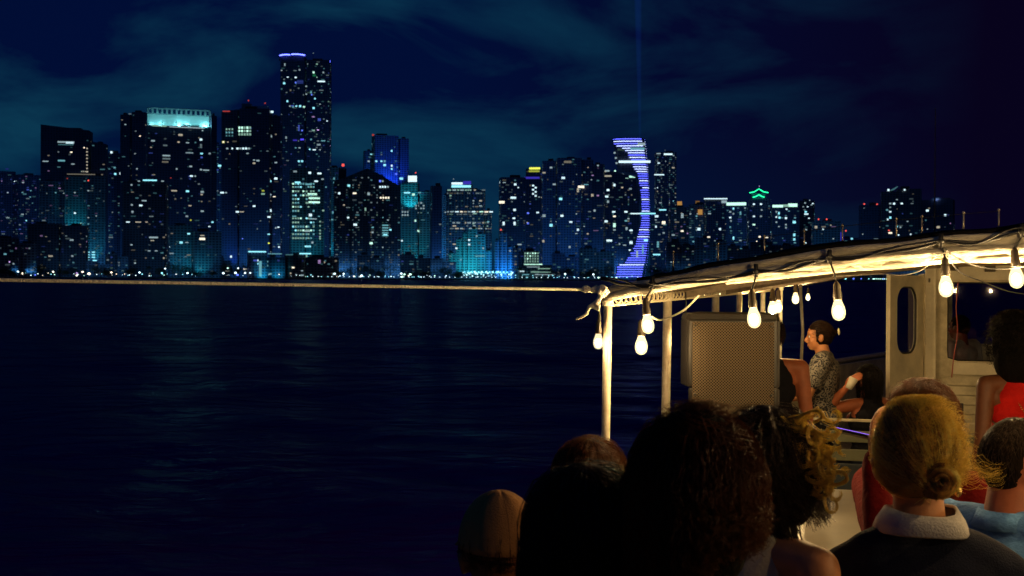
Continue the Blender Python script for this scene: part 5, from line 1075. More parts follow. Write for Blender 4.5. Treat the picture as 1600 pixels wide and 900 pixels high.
# the string runs on towards the stern on the starboard side, just outside the photo
for x, y, z in ((1.50, 3.25, .12), (1.62, 2.6, .10), (1.9, 1.6, .1)): bulb((x, y, EYE + z), (x, y, EYE + z + .2), 'bulb on the string running aft beyond the right side of the photo', 1.0)
mb = MB().tube([P(1.75, -.045, .2), (1.50, 3.25, EYE + .32), (1.62, 2.6, EYE + .30), (1.9, 1.6, EYE + .3), (2.2, .2, EYE + .5)], .005, 6); o = mb.build('light_cable', BLACKP); tag(o, 'black cable of the string lights running aft on the starboard side', 'cable')
# inside the canopy, row down the middle lights the deck
for s_, f in ((2.9, 1.2), (2.9, 3.0), (2.9, 4.6)): bulb(P(s_, f, -.22), P(s_, f, camber(s_)), 'bulb hanging under the canopy on the starboard side')
# cable: sags between ties
ties.sort(key=lambda v: (v - OA).dot(ES)); mb = MB(); allp = [P(-.02, -.03, .0)]
seq = [P(.0, -.04, .0)] + ties
for a, b in zip(seq, seq[1:]):
    for i in range(1, 11): t = i / 10; q = a.lerp(b, t); q.z += -.016 * math.sin(math.pi * t) + .003 * math.sin(9 * t + a.x * 9); allp.append(q)
mb.tube(allp, .0052, 7)
for t in ties: mb.tube([t + Vector((0, 0, .026)), t - Vector((0, 0, .02))], .008, 8); mb.ell(t, (.015, .011, .010), n=10)
o = mb.build('light_cable', BLACKP, None, True); tag(o, 'black cable of the string lights looping along the canopy edge', 'cable')
allp2 = [q + Vector((0, 0, .012 * math.sin(i * .55) + .004)) - EF * .004 for i, q in enumerate(allp)]
o = MB().tube(allp2, .0036, 6).build('light_cable', BLACKP, None, True); tag(o, 'second thinner black cable twisted along the canopy edge', 'cable')
# white cord wound round the port pipe (twinkling highlight under the edge)
pts = [P(.0 + .027 * math.cos(i * .55), -.0 + i * .0085, -.078 + .022 * math.sin(i * .55)) for i in range(760)]
o = MB().tube(pts, .0042, 5).build('wound_cord', mat('clear_cord', (.75, .66, .45), .25, spec=.8), None, True); tag(o, 'pale rope-light cord wound tightly around the port canopy pipe', 'cord')
# loose wires
wires = [([(1092, 462, 5.0), (1072, 482, 5.2), (1055, 492, 5.4), (1042, 497, 5.6), (1030, 500, 5.2), (1018, 495, 4.7)], .0042, 'pale loose wire sagging from the canopy behind the second post', ROPE),
         ([(1478, 390, 4.0), (1490, 400, 4.1), (1520, 414, 4.2), (1556, 420, 4.2), (1600, 416, 4.1), (1640, 400, 4.0)], .0025, 'dark wire drooping between the two bulbs on the right', BLACKP),
         ([(1480, 400, 4.05), (1500, 425, 4.3), (1535, 440, 4.6), (1575, 455, 5.0), (1620, 462, 5.2)], .0022, 'dark wire slanting down across the cabin window', BLACKP),
         ([(1476, 395, 4.0), (1462, 402, 4.2), (1440, 422, 4.6), (1410, 430, 5.0), (1380, 428, 5.3), (1340, 430, 5.5), (1300, 432, 5.6)], .0020, 'thin wire trailing left under the canopy from the cabin corner', ROPE),
         ([(1497, 440, 8.6), (1494, 480, 8.7), (1496, 520, 8.8), (1490, 560, 8.8), (1487, 590, 8.8)], .0035, 'thin reddish cord hanging in front of the cabin window', mat('red_cord', (.3, .05, .04), .6)),
         ([(936, 480, 4.5), (937, 500, 4.5), (935, 520, 4.5)], .003, 'dark flex beside the corner post', BLACKP)]
for pts, r, lb, m in wires:
    q = [at(*p) for p in pts]; qq = []
    for i in range(len(q) - 1):
        p0, p1, p2, p3 = q[max(i - 1, 0)], q[i], q[i + 1], q[min(i + 2, len(q) - 1)]
        for t in range(6): u = t / 6; qq.append(.5 * ((2 * p1) + (p2 - p0) * u + (2 * p0 - 5 * p1 + 4 * p2 - p3) * u * u + (3 * p1 - p0 - 3 * p2 + p3) * u ** 3))
    qq.append(q[-1]); o = MB().tube(qq, r, 6).build('loose_wire', m, None, True); tag(o, lb, 'wire')
# ------------------------------------------------------------------ people
def skinm(name, c): return mat(name, c, 0.5, spec=0.4, var=0.12, vscale=18, bump=0.05, bscale=120)
SKIN = {'tan': skinm('skin_tan', (.38, .14, .05)), 'fair': skinm('skin_fair', (.52, .22, .09)), 'brown': skinm('skin_brown', (.18, .065, .03)), 'red': skinm('skin_ruddy', (.46, .14, .06)), 'dark': skinm('skin_dark', (.10, .05, .03))}
EYEW = mat('eye_white', (.8, .8, .78), .2); EYED = mat('eye_iris', (.05, .03, .02), .2); LIP = mat('lips', (.35, .09, .07), .4)
def fabric(name, c, **k): return mat(name, c, 0.9, spec=.15, var=k.pop('var', .15), vscale=k.pop('vscale', 10), bump=.35, bscale=k.pop('bscale', 60), **k)
def hairm(name, c, tr=0.35): return mat(name, c, 0.42, spec=0.32, var=.35, vscale=60, translucent=tr)
def jitter(o, fn, pre=None):
    me = o.data; n = len(me.vertices); co = np.empty(n * 3, 'f'); me.vertices.foreach_get('co', co); co = co.reshape(-1, 3)
    no = np.empty(n * 3, 'f'); me.vertex_normals.foreach_get('vector', no); no = no.reshape(-1, 3)
    for i in range(n):
        c = Vector(co[i]); c = pre(c) if pre else c; co[i] = c + Vector(no[i]) * fn(c)
    me.vertices.foreach_set('co', co.ravel()); me.update()
class Person:
    def __init__(s, label, x, y, z_head_top, face=0.0, girth=1.0, skin='fair', seat=None, head_yaw=0.0, head_pitch=0.0, head_roll=0.0, arms=None, hands=True, voxel=.0085, female=True, ground=DECK, shrug=(0, 0), aw=None):
        """x,y position; z_head_top in world; face = yaw (0 looks along +y, away from the camera)"""
        s.H = z_head_top - ground if seat is None else 1.66
        H = s.H; s.root = thing('person', (x, y, ground), label, 'person', R(face)); s.f = female; s.skin = skin; s.g = girth
        up = 0.0 if seat is None else (z_head_top - ground - H)        # a seated torso is lowered
        s.up = up; g = girth; k = H / 1.7
        U = lambda a, b, c: Vector((a * g, b, c * H + up))
        s.neckb = U(0, -.012, .835); s.hc = U(0, .0, 1) - Vector((0, -.012, .118 * k ** .3))
        s.Rh = (Matrix.Rotation(R(head_yaw), 3, 'Z') @ Matrix.Rotation(R(head_pitch), 3, 'X') @ Matrix.Rotation(R(head_roll), 3, 'Y'))
        s.hc = s.neckb + (Matrix.Rotation(R(head_yaw) * .3, 3, 'Z') @ Matrix.Rotation(R(head_pitch) * .7, 3, 'X') @ Matrix.Rotation(R(head_roll) * .7, 3, 'Y')) @ (s.hc - s.neckb)
        sh = .178 if female else .205; hp = .088
        s.sh = [U(-sh, -.01, .815), U(sh, -.01, .815)]
        for i in (0, 1): s.sh[i].z += shrug[i]
        arms = dict(arms or {})
        if aw:                                                      # elbows and wrists given as world points
            inv = (Matrix.Translation(s.root.location) @ Matrix.Rotation(R(face), 4, 'Z')).inverted()
            for i, (e, w) in aw.items(): arms[i] = (inv @ e - Vector((0, 0, up)), inv @ w - Vector((0, 0, up)))
        s.el = []; s.wr = []
        for i, sg in enumerate((-1, 1)):
            e, w = arms.get(i, (None, None))
            s.el.append(Vector(e) + Vector((0, 0, up)) if e else U(sg * (sh + .035), -.03, .645)); s.wr.append(Vector(w) + Vector((0, 0, up)) if w else U(sg * (sh + .03), .07, .50))
        if seat is None:
            s.hip = [U(-hp, 0, .52), U(hp, 0, .52)]; s.kn = [Vector((-.09, .02, .275 * H)), Vector((.09, .02, .275 * H))]; s.an = [Vector((-.095, -.02, .055 * H)), Vector((.095, -.02, .055 * H))]
        else:
            zz = U(0, 0, .53).z; s.hip = [Vector((-hp * g, 0, zz - .02)), Vector((hp * g, 0, zz - .02))]; s.kn = [Vector((-.12, .42, zz)), Vector((.12, .42, zz))]; s.an = [Vector((-.12, .42, .09)), Vector((.12, .42, .09))]
        mb = MB(); s.torso(mb, 0); s.legs(mb, 0); s.headm(mb)
        for i in (0, 1): s.arm(mb, i, 0); s.hand(mb, i)
        s.body = mb.build('body', SKIN[skin], s.root); remesh(s.body, voxel, 3)
        # eyes and mouth
        for sg in (-1, 1):
            c = s.hp((sg * .030, .0715, .002)); e = MB().ell(c, (.0108,) * 3, n=12).build('eye', EYEW, s.root, True); MB().ell(s.hp((sg * .030, .0798, .002)), (.0055, .0035, .0055), n=8).build('iris', EYED, e, True)
        mb = MB(); mb.ell(s.hp((0, .087, -.064)), (.023, .008, .0055), s.Rh, 12); mb.ell(s.hp((0, .086, -.071)), (.019, .009, .006), s.Rh, 12); mb.build('mouth', LIP, s.root, True)
    def hp(s, v): return s.hc + s.Rh @ Vector(v)
    def headm(s, mb):
        E = lambda c, r: mb.ell(s.hp(c), r, s.Rh, 20)
        E((0, -.008, .012), (.075, .096, .100)); E((0, .030, -.040), (.058, .060, .066)); E((0, .056, -.085), (.030, .028, .024)); E((0, .068, .028), (.058, .020, .022))
        for sg in (-1, 1):
            E((sg * .040, .058, -.032), (.024, .022, .022)); E((sg * .081, -.010, -.018), (.012, .018, .032)); E((sg * .089, -.017, -.006), (.008, .014, .018))
        mb.cap(s.hp((0, .084, .010)), s.hp((0, .106, -.030)), .009, .013); E((0, .098, -.036), (.017, .013, .010)); E((0, .074, -.066), (.030, .018, .018))
        mb.cap(s.neckb + Vector((0, -.005, -.02)), s.hp((0, -.012, -.055)), .060 if s.f else .070, .051 if s.f else .062, 16)
    def torso(s, mb, inf, neck=True, lo=0.0):
        H, g, up = s.H, s.g, s.up; w = 1.0 if s.f else 1.12
        def E(a, b, c, r): mb.ell((a * g, b, c * H + up), ((r[0] * g * w + inf), r[1] * g + inf, r[2] + inf), n=24)
        E(0, -.008, .735, (.148, .102, .150)); E(0, 0, .665, (.128, .092, .11)); E(0, 0, .60, (.126, .095, .10)); E(0, -.012, .535, (.162, .118, .105))
        E(0, -.03, .775, (.158, .082, .085))
        for sg in (-1, 1): mb.cap(s.neckb + Vector((sg * .035, -.01, -.02)), s.sh[sg > 0] + Vector((0, 0, .004)), .050 + inf, .047 * g + inf, 16)
        if s.f:
            for sg in (-1, 1): E(sg * .072, .075, .745, (.058, .05, .058))
    def arm(s, mb, i, inf, frac=1.0, wr=True):
        g = s.g ** .7; a, e, w = s.sh[i], s.el[i], s.wr[i]; m = 1.0 if s.f else 1.15
        if frac < 1: mb.cap(a, a.lerp(e, frac), .050 * g * m + inf, (.050 - .012 * frac) * g * m + inf); return
        mb.cap(a, e, .050 * g * m + inf, .038 * g * m + inf)
        if wr: mb.cap(e, w, .039 * g * m + inf, .026 * m + inf)
    def legs(s, mb, inf, frac=1.0):
        for i in (0, 1):
            mb.cap(s.hip[i], s.kn[i], .088 * s.g + inf, .056 + inf, 16); mb.cap(s.kn[i], s.an[i], .056 + inf, .038 + inf * 1.4, 16)
            if inf == 0: s.foot(mb, i, 0)
    def foot(s, mb, i, inf):
        a = s.an[i]; mb.cap(Vector((a.x, a.y - .03, .035)), Vector((a.x * 1.1, a.y + .15, .028)), .034 + inf, .030 + inf)
        if inf == 0: mb.cap(a, Vector((a.x, a.y - .02, .035)), .038, .034)
    def hand(s, mb, i, curl=0.5):
        w, e = s.wr[i], s.el[i]; d = (w - e).normalized(); sg = -1 if i == 0 else 1
        nrm = Vector((-sg, 0, 0)); nrm = (nrm - d * nrm.dot(d)); nrm = nrm.normalized() if nrm.length > .1 else Vector((0, 1, 0)); sd = d.cross(nrm) * (1 if True else 1)
        if sd.y < 0: sd = -sd
        M = Matrix((sd, d, nrm)).transposed(); c = w + d * .048; mb.ell(c, (.040, .052, .016), M, 14); mb.ell(w + d * .02, (.028, .03, .018), M, 12)
        for k, (o, ln) in enumerate(((.030, .070), (.011, .080), (-.009, .075), (-.028, .060))):
            b = w + d * .088 + sd * o; q = b; dr = d.copy()
            for j, fr in enumerate((.45, .32, .23)):
                a = (curl * .5 + curl * .6 * j); dj = (d * math.cos(a) + nrm * math.sin(a)).normalized(); q2 = q + dj * ln * fr; mb.cap(q, q2, .0092 - j * .0008, .0086 - j * .0008, 8); q = q2
        b = w + d * .025 + sd * .030; q = b + d * .030 + sd * .022 + nrm * .008; mb.cap(b, q, .013, .010, 8); mb.cap(q, q + d * .028 + nrm * .014, .010, .0085, 8)
    def cloth(s, name, m, fn, voxel=.011, smooth=4):
        mb = MB(); fn(mb); o = mb.build(name, m, s.root); remesh(o, voxel, smooth)
        jitter(o, lambda c: mnoise.noise(c * 9.0 + Vector((3, 1, 7))) * .006 + mnoise.noise(c * 23) * .0025)
        return o
    def shirt(s, m, sleeve=1.0, long=False, inf=.014, name='shirt'):
        def fn(mb):
            s.torso(mb, inf)
            for i in (0, 1):
                if sleeve > 0: s.arm(mb, i, inf + .004, sleeve) if not long else s.arm(mb, i, inf)
        return s.cloth(name, m, fn)
    def tank(s, m, inf=.010):
        H, g, up = s.H, s.g, s.up
        def fn(mb):
            for (z, r) in ((.835, (.085, .060, .040)), (.812, (.105, .072, .050)), (.795, (.115, .084, .060)), (.775, (.142, .090, .080)), (.735, (.150, .106, .115)), (.665, (.130, .096, .11)), (.60, (.130, .10, .10)), (.56, (.155, .115, .09))): mb.ell((0, -.008 if z < .77 else -.032, z * H + up), (r[0] * g + inf, r[1] * g + inf, r[2]), n=24)
            for sg in (-1, 1):
                mb.cap((sg * .085 * g, -.08, .755 * H + up), (sg * .082 * g, -.04, .835 * H + up), .026, .018); mb.cap((sg * .082 * g, -.04, .835 * H + up), (sg * .085 * g, .06, .77 * H + up), .018, .024)
        return s.cloth('tank_top', m, fn)
    def trousers(s, m, skirt=False):
        def fn(mb):
            s.legs(mb, .014); mb.ell((0, -.01, .545 * s.H + s.up), (.172 * s.g, .128 * s.g, .10), n=24)
            if skirt: mb.cap((0, 0, .54 * s.H + s.up), (0, .0, .36 * s.H + s.up), .17, .20)
        s.cloth('skirt' if skirt else 'trousers', m, fn, .014)
        for i in (0, 1):
            mb = MB(); s.foot(mb, i, .010); mb.box((s.an[i].x, s.an[i].y + .05, .008), (.075, .25, .016)); remesh(mb.build('shoe', mat('shoe_dark', (.05, .04, .04), .5), s.root), .008, 2)
# ---- hair
HR = (.080, .102, .106)
def strands(paths, r, n=3):
    """paths: list of lists of Vector; thin tubes merged in one mesh builder"""
    mb = MB(); by = {}
    for p in paths: by.setdefault(len(p), []).append(p)
    V = []; Fc = []; off = 0
    for k, g_ in by.items():
        A_ = np.array([[tuple(v) for v in p] for p in g_]); T = np.gradient(A_, axis=1); T /= np.linalg.norm(T, axis=2, keepdims=True) + 1e-9
        U = np.cross(T, np.array([.31, .52, .79])); U /= np.linalg.norm(U, axis=2, keepdims=True) + 1e-9; Wv = np.cross(T, U)
        rr = (r * (1 - .6 * np.arange(k) / (k - 1)))[None, :, None, None]; q = np.arange(n) * 2 * np.pi / n
        X = A_[:, :, None, :] + (U[:, :, None, :] * np.cos(q)[None, None, :, None] + Wv[:, :, None, :] * np.sin(q)[None, None, :, None]) * rr
        m = len(g_); V.append(X.reshape(-1, 3)); i, j, l = np.meshgrid(np.arange(m), np.arange(k - 1), np.arange(n), indexing='ij'); b0 = off + i * k * n + j * n
        Fc.append(np.stack([b0 + l, b0 + (l + 1) % n, b0 + n + (l + 1) % n, b0 + n + l], -1).reshape(-1, 4)); off += m * k * n
    mb.v = np.concatenate(V).tolist(); mb.f = np.concatenate(Fc).tolist()
    return mb
def surf(th, ph, k): return Vector((math.sin(th) * math.sin(ph) * HR[0] * k, -.008 + math.sin(th) * math.cos(ph) * HR[1] * k, .010 + math.cos(th) * HR[2] * k))
def hair_cap(P_, m, puff=1.06, low=1.9, name='hair', vox=.008, extra=None, ears=False):
    """solid mass of hair under the strands, open at the face"""
    mb = MB(); mb.ell(P_.hp((0, -.016, .016)), (HR[0] * puff, HR[1] * puff * .97, HR[2] * puff), P_.Rh, 24)
    if extra: extra(mb)
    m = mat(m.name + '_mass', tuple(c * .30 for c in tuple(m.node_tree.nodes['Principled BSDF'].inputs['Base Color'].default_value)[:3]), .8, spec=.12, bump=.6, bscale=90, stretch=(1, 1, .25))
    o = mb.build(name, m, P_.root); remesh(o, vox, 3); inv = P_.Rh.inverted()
    def shape(c):
        l = inv @ (c - P_.hc)
        if ears and abs(l.x) > .045 and l.z < .022 and l.y > -.050: return P_.hc + P_.Rh @ Vector((l.x * .80, l.y, l.z))
        if l.y > .03 and l.z < .052: return P_.hc + P_.Rh @ Vector((l.x * .86, .03 + (l.y - .03) * .2, l.z))
        return c
    jitter(o, lambda c: mnoise.noise(c * 30) * .003 + mnoise.noise(c * 11) * .003 - .004, shape)
    return o
def long_paths(P_, n, length, puff=1.1, curl=0.0, freq=6, wave=.008, wind=(0, 0, 0), rg=None, spread=.0, steps=16, minph=55, frizz=.003, part=0.0, rand=.18, right=1.0):
    out = []; rg = rg or random.Random(1)
    for _ in range(n):
        th = math.acos(1 - rg.random() * 1.15) ; ph = R(rg.uniform(minph, 360 - minph)) if th > .75 else rg.uniform(0, 2 * math.pi)
        if th <= .75 and math.cos(ph) > .6 and th > .5: ph = R(rg.choice((-1, 1)) * rg.uniform(60, 120))
        k = puff * (1 + rg.uniform(-.04, rand)); pts = []; th1 = R(96); phn = ph
        if math.cos(ph) > .3: phn = math.copysign(R(80), math.sin(ph) if abs(math.sin(ph)) > .01 else 1)
        L_ = length * rg.uniform(.75, 1.08) * (right + (1 - right) * min(1, max(0, .5 - math.sin(phn)))); ns = max(3, int(steps * .4)); a0 = rg.random() * 6.28; sx, sy = rg.uniform(-1, 1), rg.uniform(-1, 1)
        for i in range(ns):
            t = i / ns; kk = 1.0 + (k - 1.0) * min(1, t * 2 + .3); pts.append(surf(th + (th1 - th) * t if th < th1 else th, ph + (phn - ph) * t, kk))
        b = surf(max(th1, th), phn, k); od = Vector((b.x, b.y, 0)).normalized() if Vector((b.x, b.y, 0)).length > 1e-4 else Vector((0, -1, 0))
        for i in range(steps - ns + 1):
            t = i / (steps - ns); pts.append(b + Vector((0, 0, -L_ * t)) + od * (spread * math.sin(min(1.6, t * 2.0)) - .02 * t) )
        kk = len(pts)
        for i in range(kk):
            t = i / (kk - 1); q = freq * 6.28 * t + a0
            pts[i] += Vector((math.cos(q), math.sin(q), .4 * math.sin(q * 1.3))) * curl * min(1, t * 2.5) + Vector((sx, sy, 0)) * wave * math.sin(t * 7 + a0) * min(1, t * 2) + Vector(wind) * t * t + Vector((rg.gauss(0, 1), rg.gauss(0, 1), rg.gauss(0, 1))) * frizz * t
        out.append([P_.hp(p) for p in pts])
    return out
def fly(P_, n, ln, rg, puff=1.08, curl=.01, r=.0003, bias=(0, 0, 0), minth=0, maxth=2.0):
    out = []
    for _ in range(n):
        th = rg.uniform(minth, maxth); ph = rg.uniform(0, 6.28)
        if math.cos(ph) > .5 and th > .9: continue
        b = surf(th, ph, puff); nrm = (surf(th, ph, 1.3) - surf(th, ph, 1.0)).normalized(); tn = nrm.cross(Vector((rg.gauss(0, 1), rg.gauss(0, 1), rg.gauss(0, 1)))).normalized(); l = ln * rg.uniform(.3, 1)
        a0 = rg.random() * 6; pts = []
        for i in range(10):
            t = i / 9; pts.append(b + (tn * .9 + nrm * .45 * (1 - t) + Vector(bias)) * l * t + Vector((0, 0, -.3)) * l * t * t + Vector((math.cos(a0 + t * 9), math.sin(a0 + t * 9), math.cos(t * 7))) * curl * t)
        out.append([P_.hp(p) for p in pts])
    return out
def add_hair(P_, m, paths, r=.0006, name='hair', parent=None):
    o = strands(paths, r).build(name, m, parent or P_.root, True); return o
HM = {'black': hairm('hair_black', (.012, .008, .006), .15), 'dark': hairm('hair_dark_brown', (.035, .016, .008), .25), 'auburn': hairm('hair_auburn', (.24, .085, .018), .35), 'blond': hairm('hair_blond', (.62, .385, .125), .55), 'gold': hairm('hair_gold_lit', (.76, .46, .14), .6), 'brownish': hairm('hair_short_brown', (.045, .024, .010), .2)}  # gold: blond flyaways, and lamplight coloured into the dark curls
def head_at(px, py_top, d): q = at(px, py_top, d); return q.x, q.y, q.z
rg = random.Random(11)
jean = fabric('denim_dark', (.03, .04, .07)); blk = fabric('black_cloth', (.012, .012, .016)); navy = fabric('navy_knit', (.010, .012, .026), bscale=240)
# 1 capped person
x, y, z = head_at(781, 783, 2.85)
A = Person('person in a tan panelled baseball cap, lowest left of the passengers, seen from behind', x, y, z, 4, 1.0, 'tan', head_yaw=8, female=False)
A.shirt(fabric('maroon_cloth', (.08, .02, .03)), .6); A.trousers(jean)
add_hair(A, HM['dark'], long_paths(A, 260, .03, 1.0, .003, rg=rg), .0007)
capm = fabric('cap_tan_cotton', (.42, .20, .07), var=.06, vscale=25, bscale=300)
mb = MB(); vs = []; fs = []; nn, mm_ = 36, 12
for i in range(mm_ + 1):
    th = R(92) * i / mm_
    for j in range(nn):
        ph = 2 * math.pi * j / nn; seam = .982 if j % 6 == 0 else 1.0; q = surf(th, ph, 1.12 * (seam if i > 0 else 1)); vs.append(A.hp(q + Vector((0, 0, .006))))
for i in range(mm_):
    for j in range(nn): a = i * nn + j; b_ = i * nn + (j + 1) % nn; fs.append((a, a + nn, b_ + nn, b_))
mb.add(vs, fs); cp = mb.build('cap', capm, A.root, True); so = cp.modifiers.new('t', 'SOLIDIFY'); so.thickness = .003
MB().ell(A.hp((0, -.008, .132)), (.007, .007, .004)).build('cap_button', capm, cp, True)
mb = MB(); vs = []
for i in range(13):
    a = R(-62 + 124 * i / 12); vs += [A.hp((math.sin(a) * .085, math.cos(a) * .105, .014)), A.hp((math.sin(a) * .088, .06 + math.cos(a) * .125, .0 - .012 * abs(math.sin(a)) ** 2))]
mb.add(vs, [(2 * i, 2 * i + 1, 2 * i + 3, 2 * i + 2) for i in range(12)]); br = mb.build('cap_brim', capm, cp, True); so = br.modifiers.new('t', 'SOLIDIFY'); so.thickness = .004
# seams as fine raised piping
for j in range(0, 6):
    ph = 2 * math.pi * j * 6 / nn; MB().tube([A.hp(surf(R(92) * i / 10, ph, 1.125) + Vector((0, 0, .006))) for i in range(11)], .0011, 6).build('cap_seam', mat('cap_seam_dark', (.26, .12, .04), .9), cp, True)
# 2 auburn-haired
x, y, z = head_at(922, 690, 3.3)
A = Person('person with auburn shoulder-length hair catching warm light, beside the corner post', x, y, z, -6, 1.0, 'tan', head_yaw=-6)
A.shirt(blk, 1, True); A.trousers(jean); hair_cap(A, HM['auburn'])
add_hair(A, HM['auburn'], long_paths(A, 1500, .20, 1.10, .002, 5, .006, rg=rg, frizz=.002), .0008); add_hair(A, HM['auburn'], fly(A, 260, .06, rg, 1.12), .0005)
# 3 black hair, near
x, y, z = head_at(915, 733, 2.15)
A = Person('person with straight black hair in silhouette, directly in front of the auburn-haired one', x, y, z, 3, 1.0, 'tan', head_yaw=5)
A.shirt(blk, 1, True); A.trousers(jean)
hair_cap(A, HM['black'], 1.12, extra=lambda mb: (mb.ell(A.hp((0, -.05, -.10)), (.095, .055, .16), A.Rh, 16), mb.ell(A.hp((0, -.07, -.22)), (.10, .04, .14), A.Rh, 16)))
add_hair(A, HM['black'], long_paths(A, 1500, .34, 1.16, .002, 5, .010, rg=rg, spread=.012), .0007); add_hair(A, HM['dark'], fly(A, 90, .07, rg, 1.14), .0004)
# 4 big dark mane, bare shoulder
x, y, z = head_at(1088, 655, 2.05)
A = Person('person with a huge dark curly mane and one bare shoulder, largest head in the foreground', x, y, z, -4, 1.08, 'tan', head_yaw=-10)
A.tank(blk); A.trousers(jean)
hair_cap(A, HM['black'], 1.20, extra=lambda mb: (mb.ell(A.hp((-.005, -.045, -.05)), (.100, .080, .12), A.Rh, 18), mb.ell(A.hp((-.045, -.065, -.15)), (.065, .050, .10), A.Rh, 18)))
HM['mane'] = hairm('hair_mane', (.12, .036, .007), .4)
add_hair(A, HM['mane'], long_paths(A, 2600, .22, 1.20, .007, 7, .010, rg=rg, spread=.012, frizz=.004, right=.35), .0009); add_hair(A, HM['mane'], fly(A, 600, .065, rg, 1.24, .016), .0006)
# 5 windblown curls
x, y, z = head_at(1196, 640, 2.8)
A = Person('person with dark hair whose curls, tinted lamplit gold, blow to the right in the wind', x, y, z, -58, .95, 'fair', head_yaw=34)
A.tank(fabric('cream_cloth', (.55, .48, .32))); A.trousers(jean, True)
hair_cap(A, HM['dark'], 1.12, extra=lambda mb: (mb.ell(A.hp((.03, -.05, -.03)), (.085, .07, .09), A.Rh, 16), mb.ell(A.hp((.07, -.05, -.06)), (.05, .05, .07), A.Rh, 16)))
add_hair(A, HM['dark'], long_paths(A, 1500, .14, 1.16, .004, 5, .012, wind=(.045, 0, .03), rg=rg, frizz=.003), .0008)
def clump(A, start, ctrl, n, thick, cr, turns, rg, taper=.7, nst=30):
    """strands running together along a Catmull path with a spiral"""
    pts = [Vector(start)] + [Vector(c) for c in ctrl]; q = []
    for i in range(len(pts) - 1):
        p0, p1, p2, p3 = pts[max(i - 1, 0)], pts[i], pts[i + 1], pts[min(i + 2, len(pts) - 1)]; st = max(3, nst // (len(pts) - 1))
        for t in range(st): u = t / st; q.append(.5 * ((2 * p1) + (p2 - p0) * u + (2 * p0 - 5 * p1 + 4 * p2 - p3) * u * u + (3 * p1 - p0 - 3 * p2 + p3) * u ** 3))
    q.append(pts[-1]); out = []
    a0 = rg.random() * 6.28
    for _ in range(n):
        o = Vector((rg.gauss(0, 1), rg.gauss(0, 1), rg.gauss(0, 1))) * thick; da = rg.gauss(0, .25); pr = []
        for i, p in enumerate(q):
            t = i / (len(q) - 1); a = a0 + da + turns * 6.28 * t; pr.append(A.hp(p + o * (1 - taper * t * .6) + Vector((math.cos(a), .7 * math.sin(a), math.sin(a))) * cr * min(1, t * 3)))
        out.append(pr)
    return out
pp = []
for i in range(46):
    u = rg.random(); s0 = Vector((rg.uniform(.02, .07), rg.uniform(-.07, -.02), rg.uniform(-.05, .10)))
    e = Vector((rg.uniform(.075, .155), rg.uniform(-.09, .0), s0.z * .9 + rg.uniform(-.05, .035))); m1 = s0.lerp(e, .5) + Vector((0, 0, rg.uniform(.0, .03)))
    pp += clump(A, s0, [m1, e, e + Vector((rg.uniform(.0, .015), 0, rg.uniform(-.025, .012)))], 12, .0035, rg.uniform(.006, .012), rg.uniform(1.2, 2.6), rg)
for s0, c in (((.05, -.05, .08), [(.085, -.05, .115), (.115, -.05, .125), (.128, -.05, .112), (.11, -.05, .10)]), ((.09, -.05, -.01), [(.13, -.05, -.01), (.165, -.05, .0), (.178, -.05, -.018), (.155, -.05, -.03), (.13, -.05, -.022)]),
              ((.06, -.05, .06), [(.09, -.05, .085), (.12, -.05, .075), (.12, -.05, .05), (.095, -.05, .045)]), ((.08, -.05, .02), [(.115, -.05, .035), (.145, -.05, .022), (.14, -.05, -.002), (.115, -.05, .0)]), ((.07, -.05, -.05), [(.12, -.05, -.06), (.145, -.05, -.045), (.14, -.05, -.02), (.12, -.05, -.03)])):
    pp += clump(A, s0, c, 26, .0026, .001, 1, rg)
add_hair(A, HM['gold'], pp, .0011, 'windblown_curls')  # same dark hair, bulb light painted in as gold
pp = []
for i in range(14):
    s0 = Vector((rg.uniform(-.02, .05), -.06, rg.uniform(-.08, -.02)))
    pp += clump(A, s0, [(s0.x + .03, -.08, -.14), (s0.x + .045 + rg.uniform(-.01, .01), -.09, -.24), (s0.x + .03, -.09, -.34), (s0.x + .02 + rg.uniform(-.01, .02), -.08, -.42)], 34, .0065, .003, 2, rg)
for i in range(5): pp += clump(A, (.07, -.06, -.10), [(.075 + .006 * i, -.08, -.16), (.09 + .006 * i, -.08, -.24), (.085 + .01 * i, -.08, -.30 - .012 * i)], 4, .0015, .004, 3, rg)
pp += clump(A, (.02, -.06, -.085), [(.06, -.07, -.115), (.10, -.07, -.10), (.115, -.06, -.06)], 20, .002, .001, 1, rg)
add_hair(A, HM['dark'], pp, .0008, 'loose_lock')
# 7 auburn head beyond the blond bun, holding a phone
x, y, z = head_at(1441, 601, 3.9)
B7 = Person('person with dark reddish hair and red top behind the blond bun, holding up a phone', x, y, z, -28, .86, 'fair', head_yaw=30, aw={0: (at(1376, 850, 3.55), at(1368, 722, 3.60))})
redc = fabric('red_cloth', (.13, .004, .003)); B7.shirt(redc, 1, True); B7.trousers(jean)
HM['umber'] = hairm('hair_umber', (.15, .050, .012), .35)
hair_cap(B7, HM['umber'], 1.10, extra=lambda mb: (mb.ell(B7.hp((0, -.04, -.11)), (.092, .055, .15), B7.Rh, 16), mb.ell(B7.hp((-.045, -.05, -.24)), (.06, .045, .15), B7.Rh, 16)))
add_hair(B7, HM['umber'], long_paths(B7, 2200, .36, 1.17, .007, 7, .014, rg=rg, frizz=.005, spread=.015), .0008); add_hair(B7, HM['umber'], fly(B7, 1500, .06, rg, 1.15, .014), .0005)
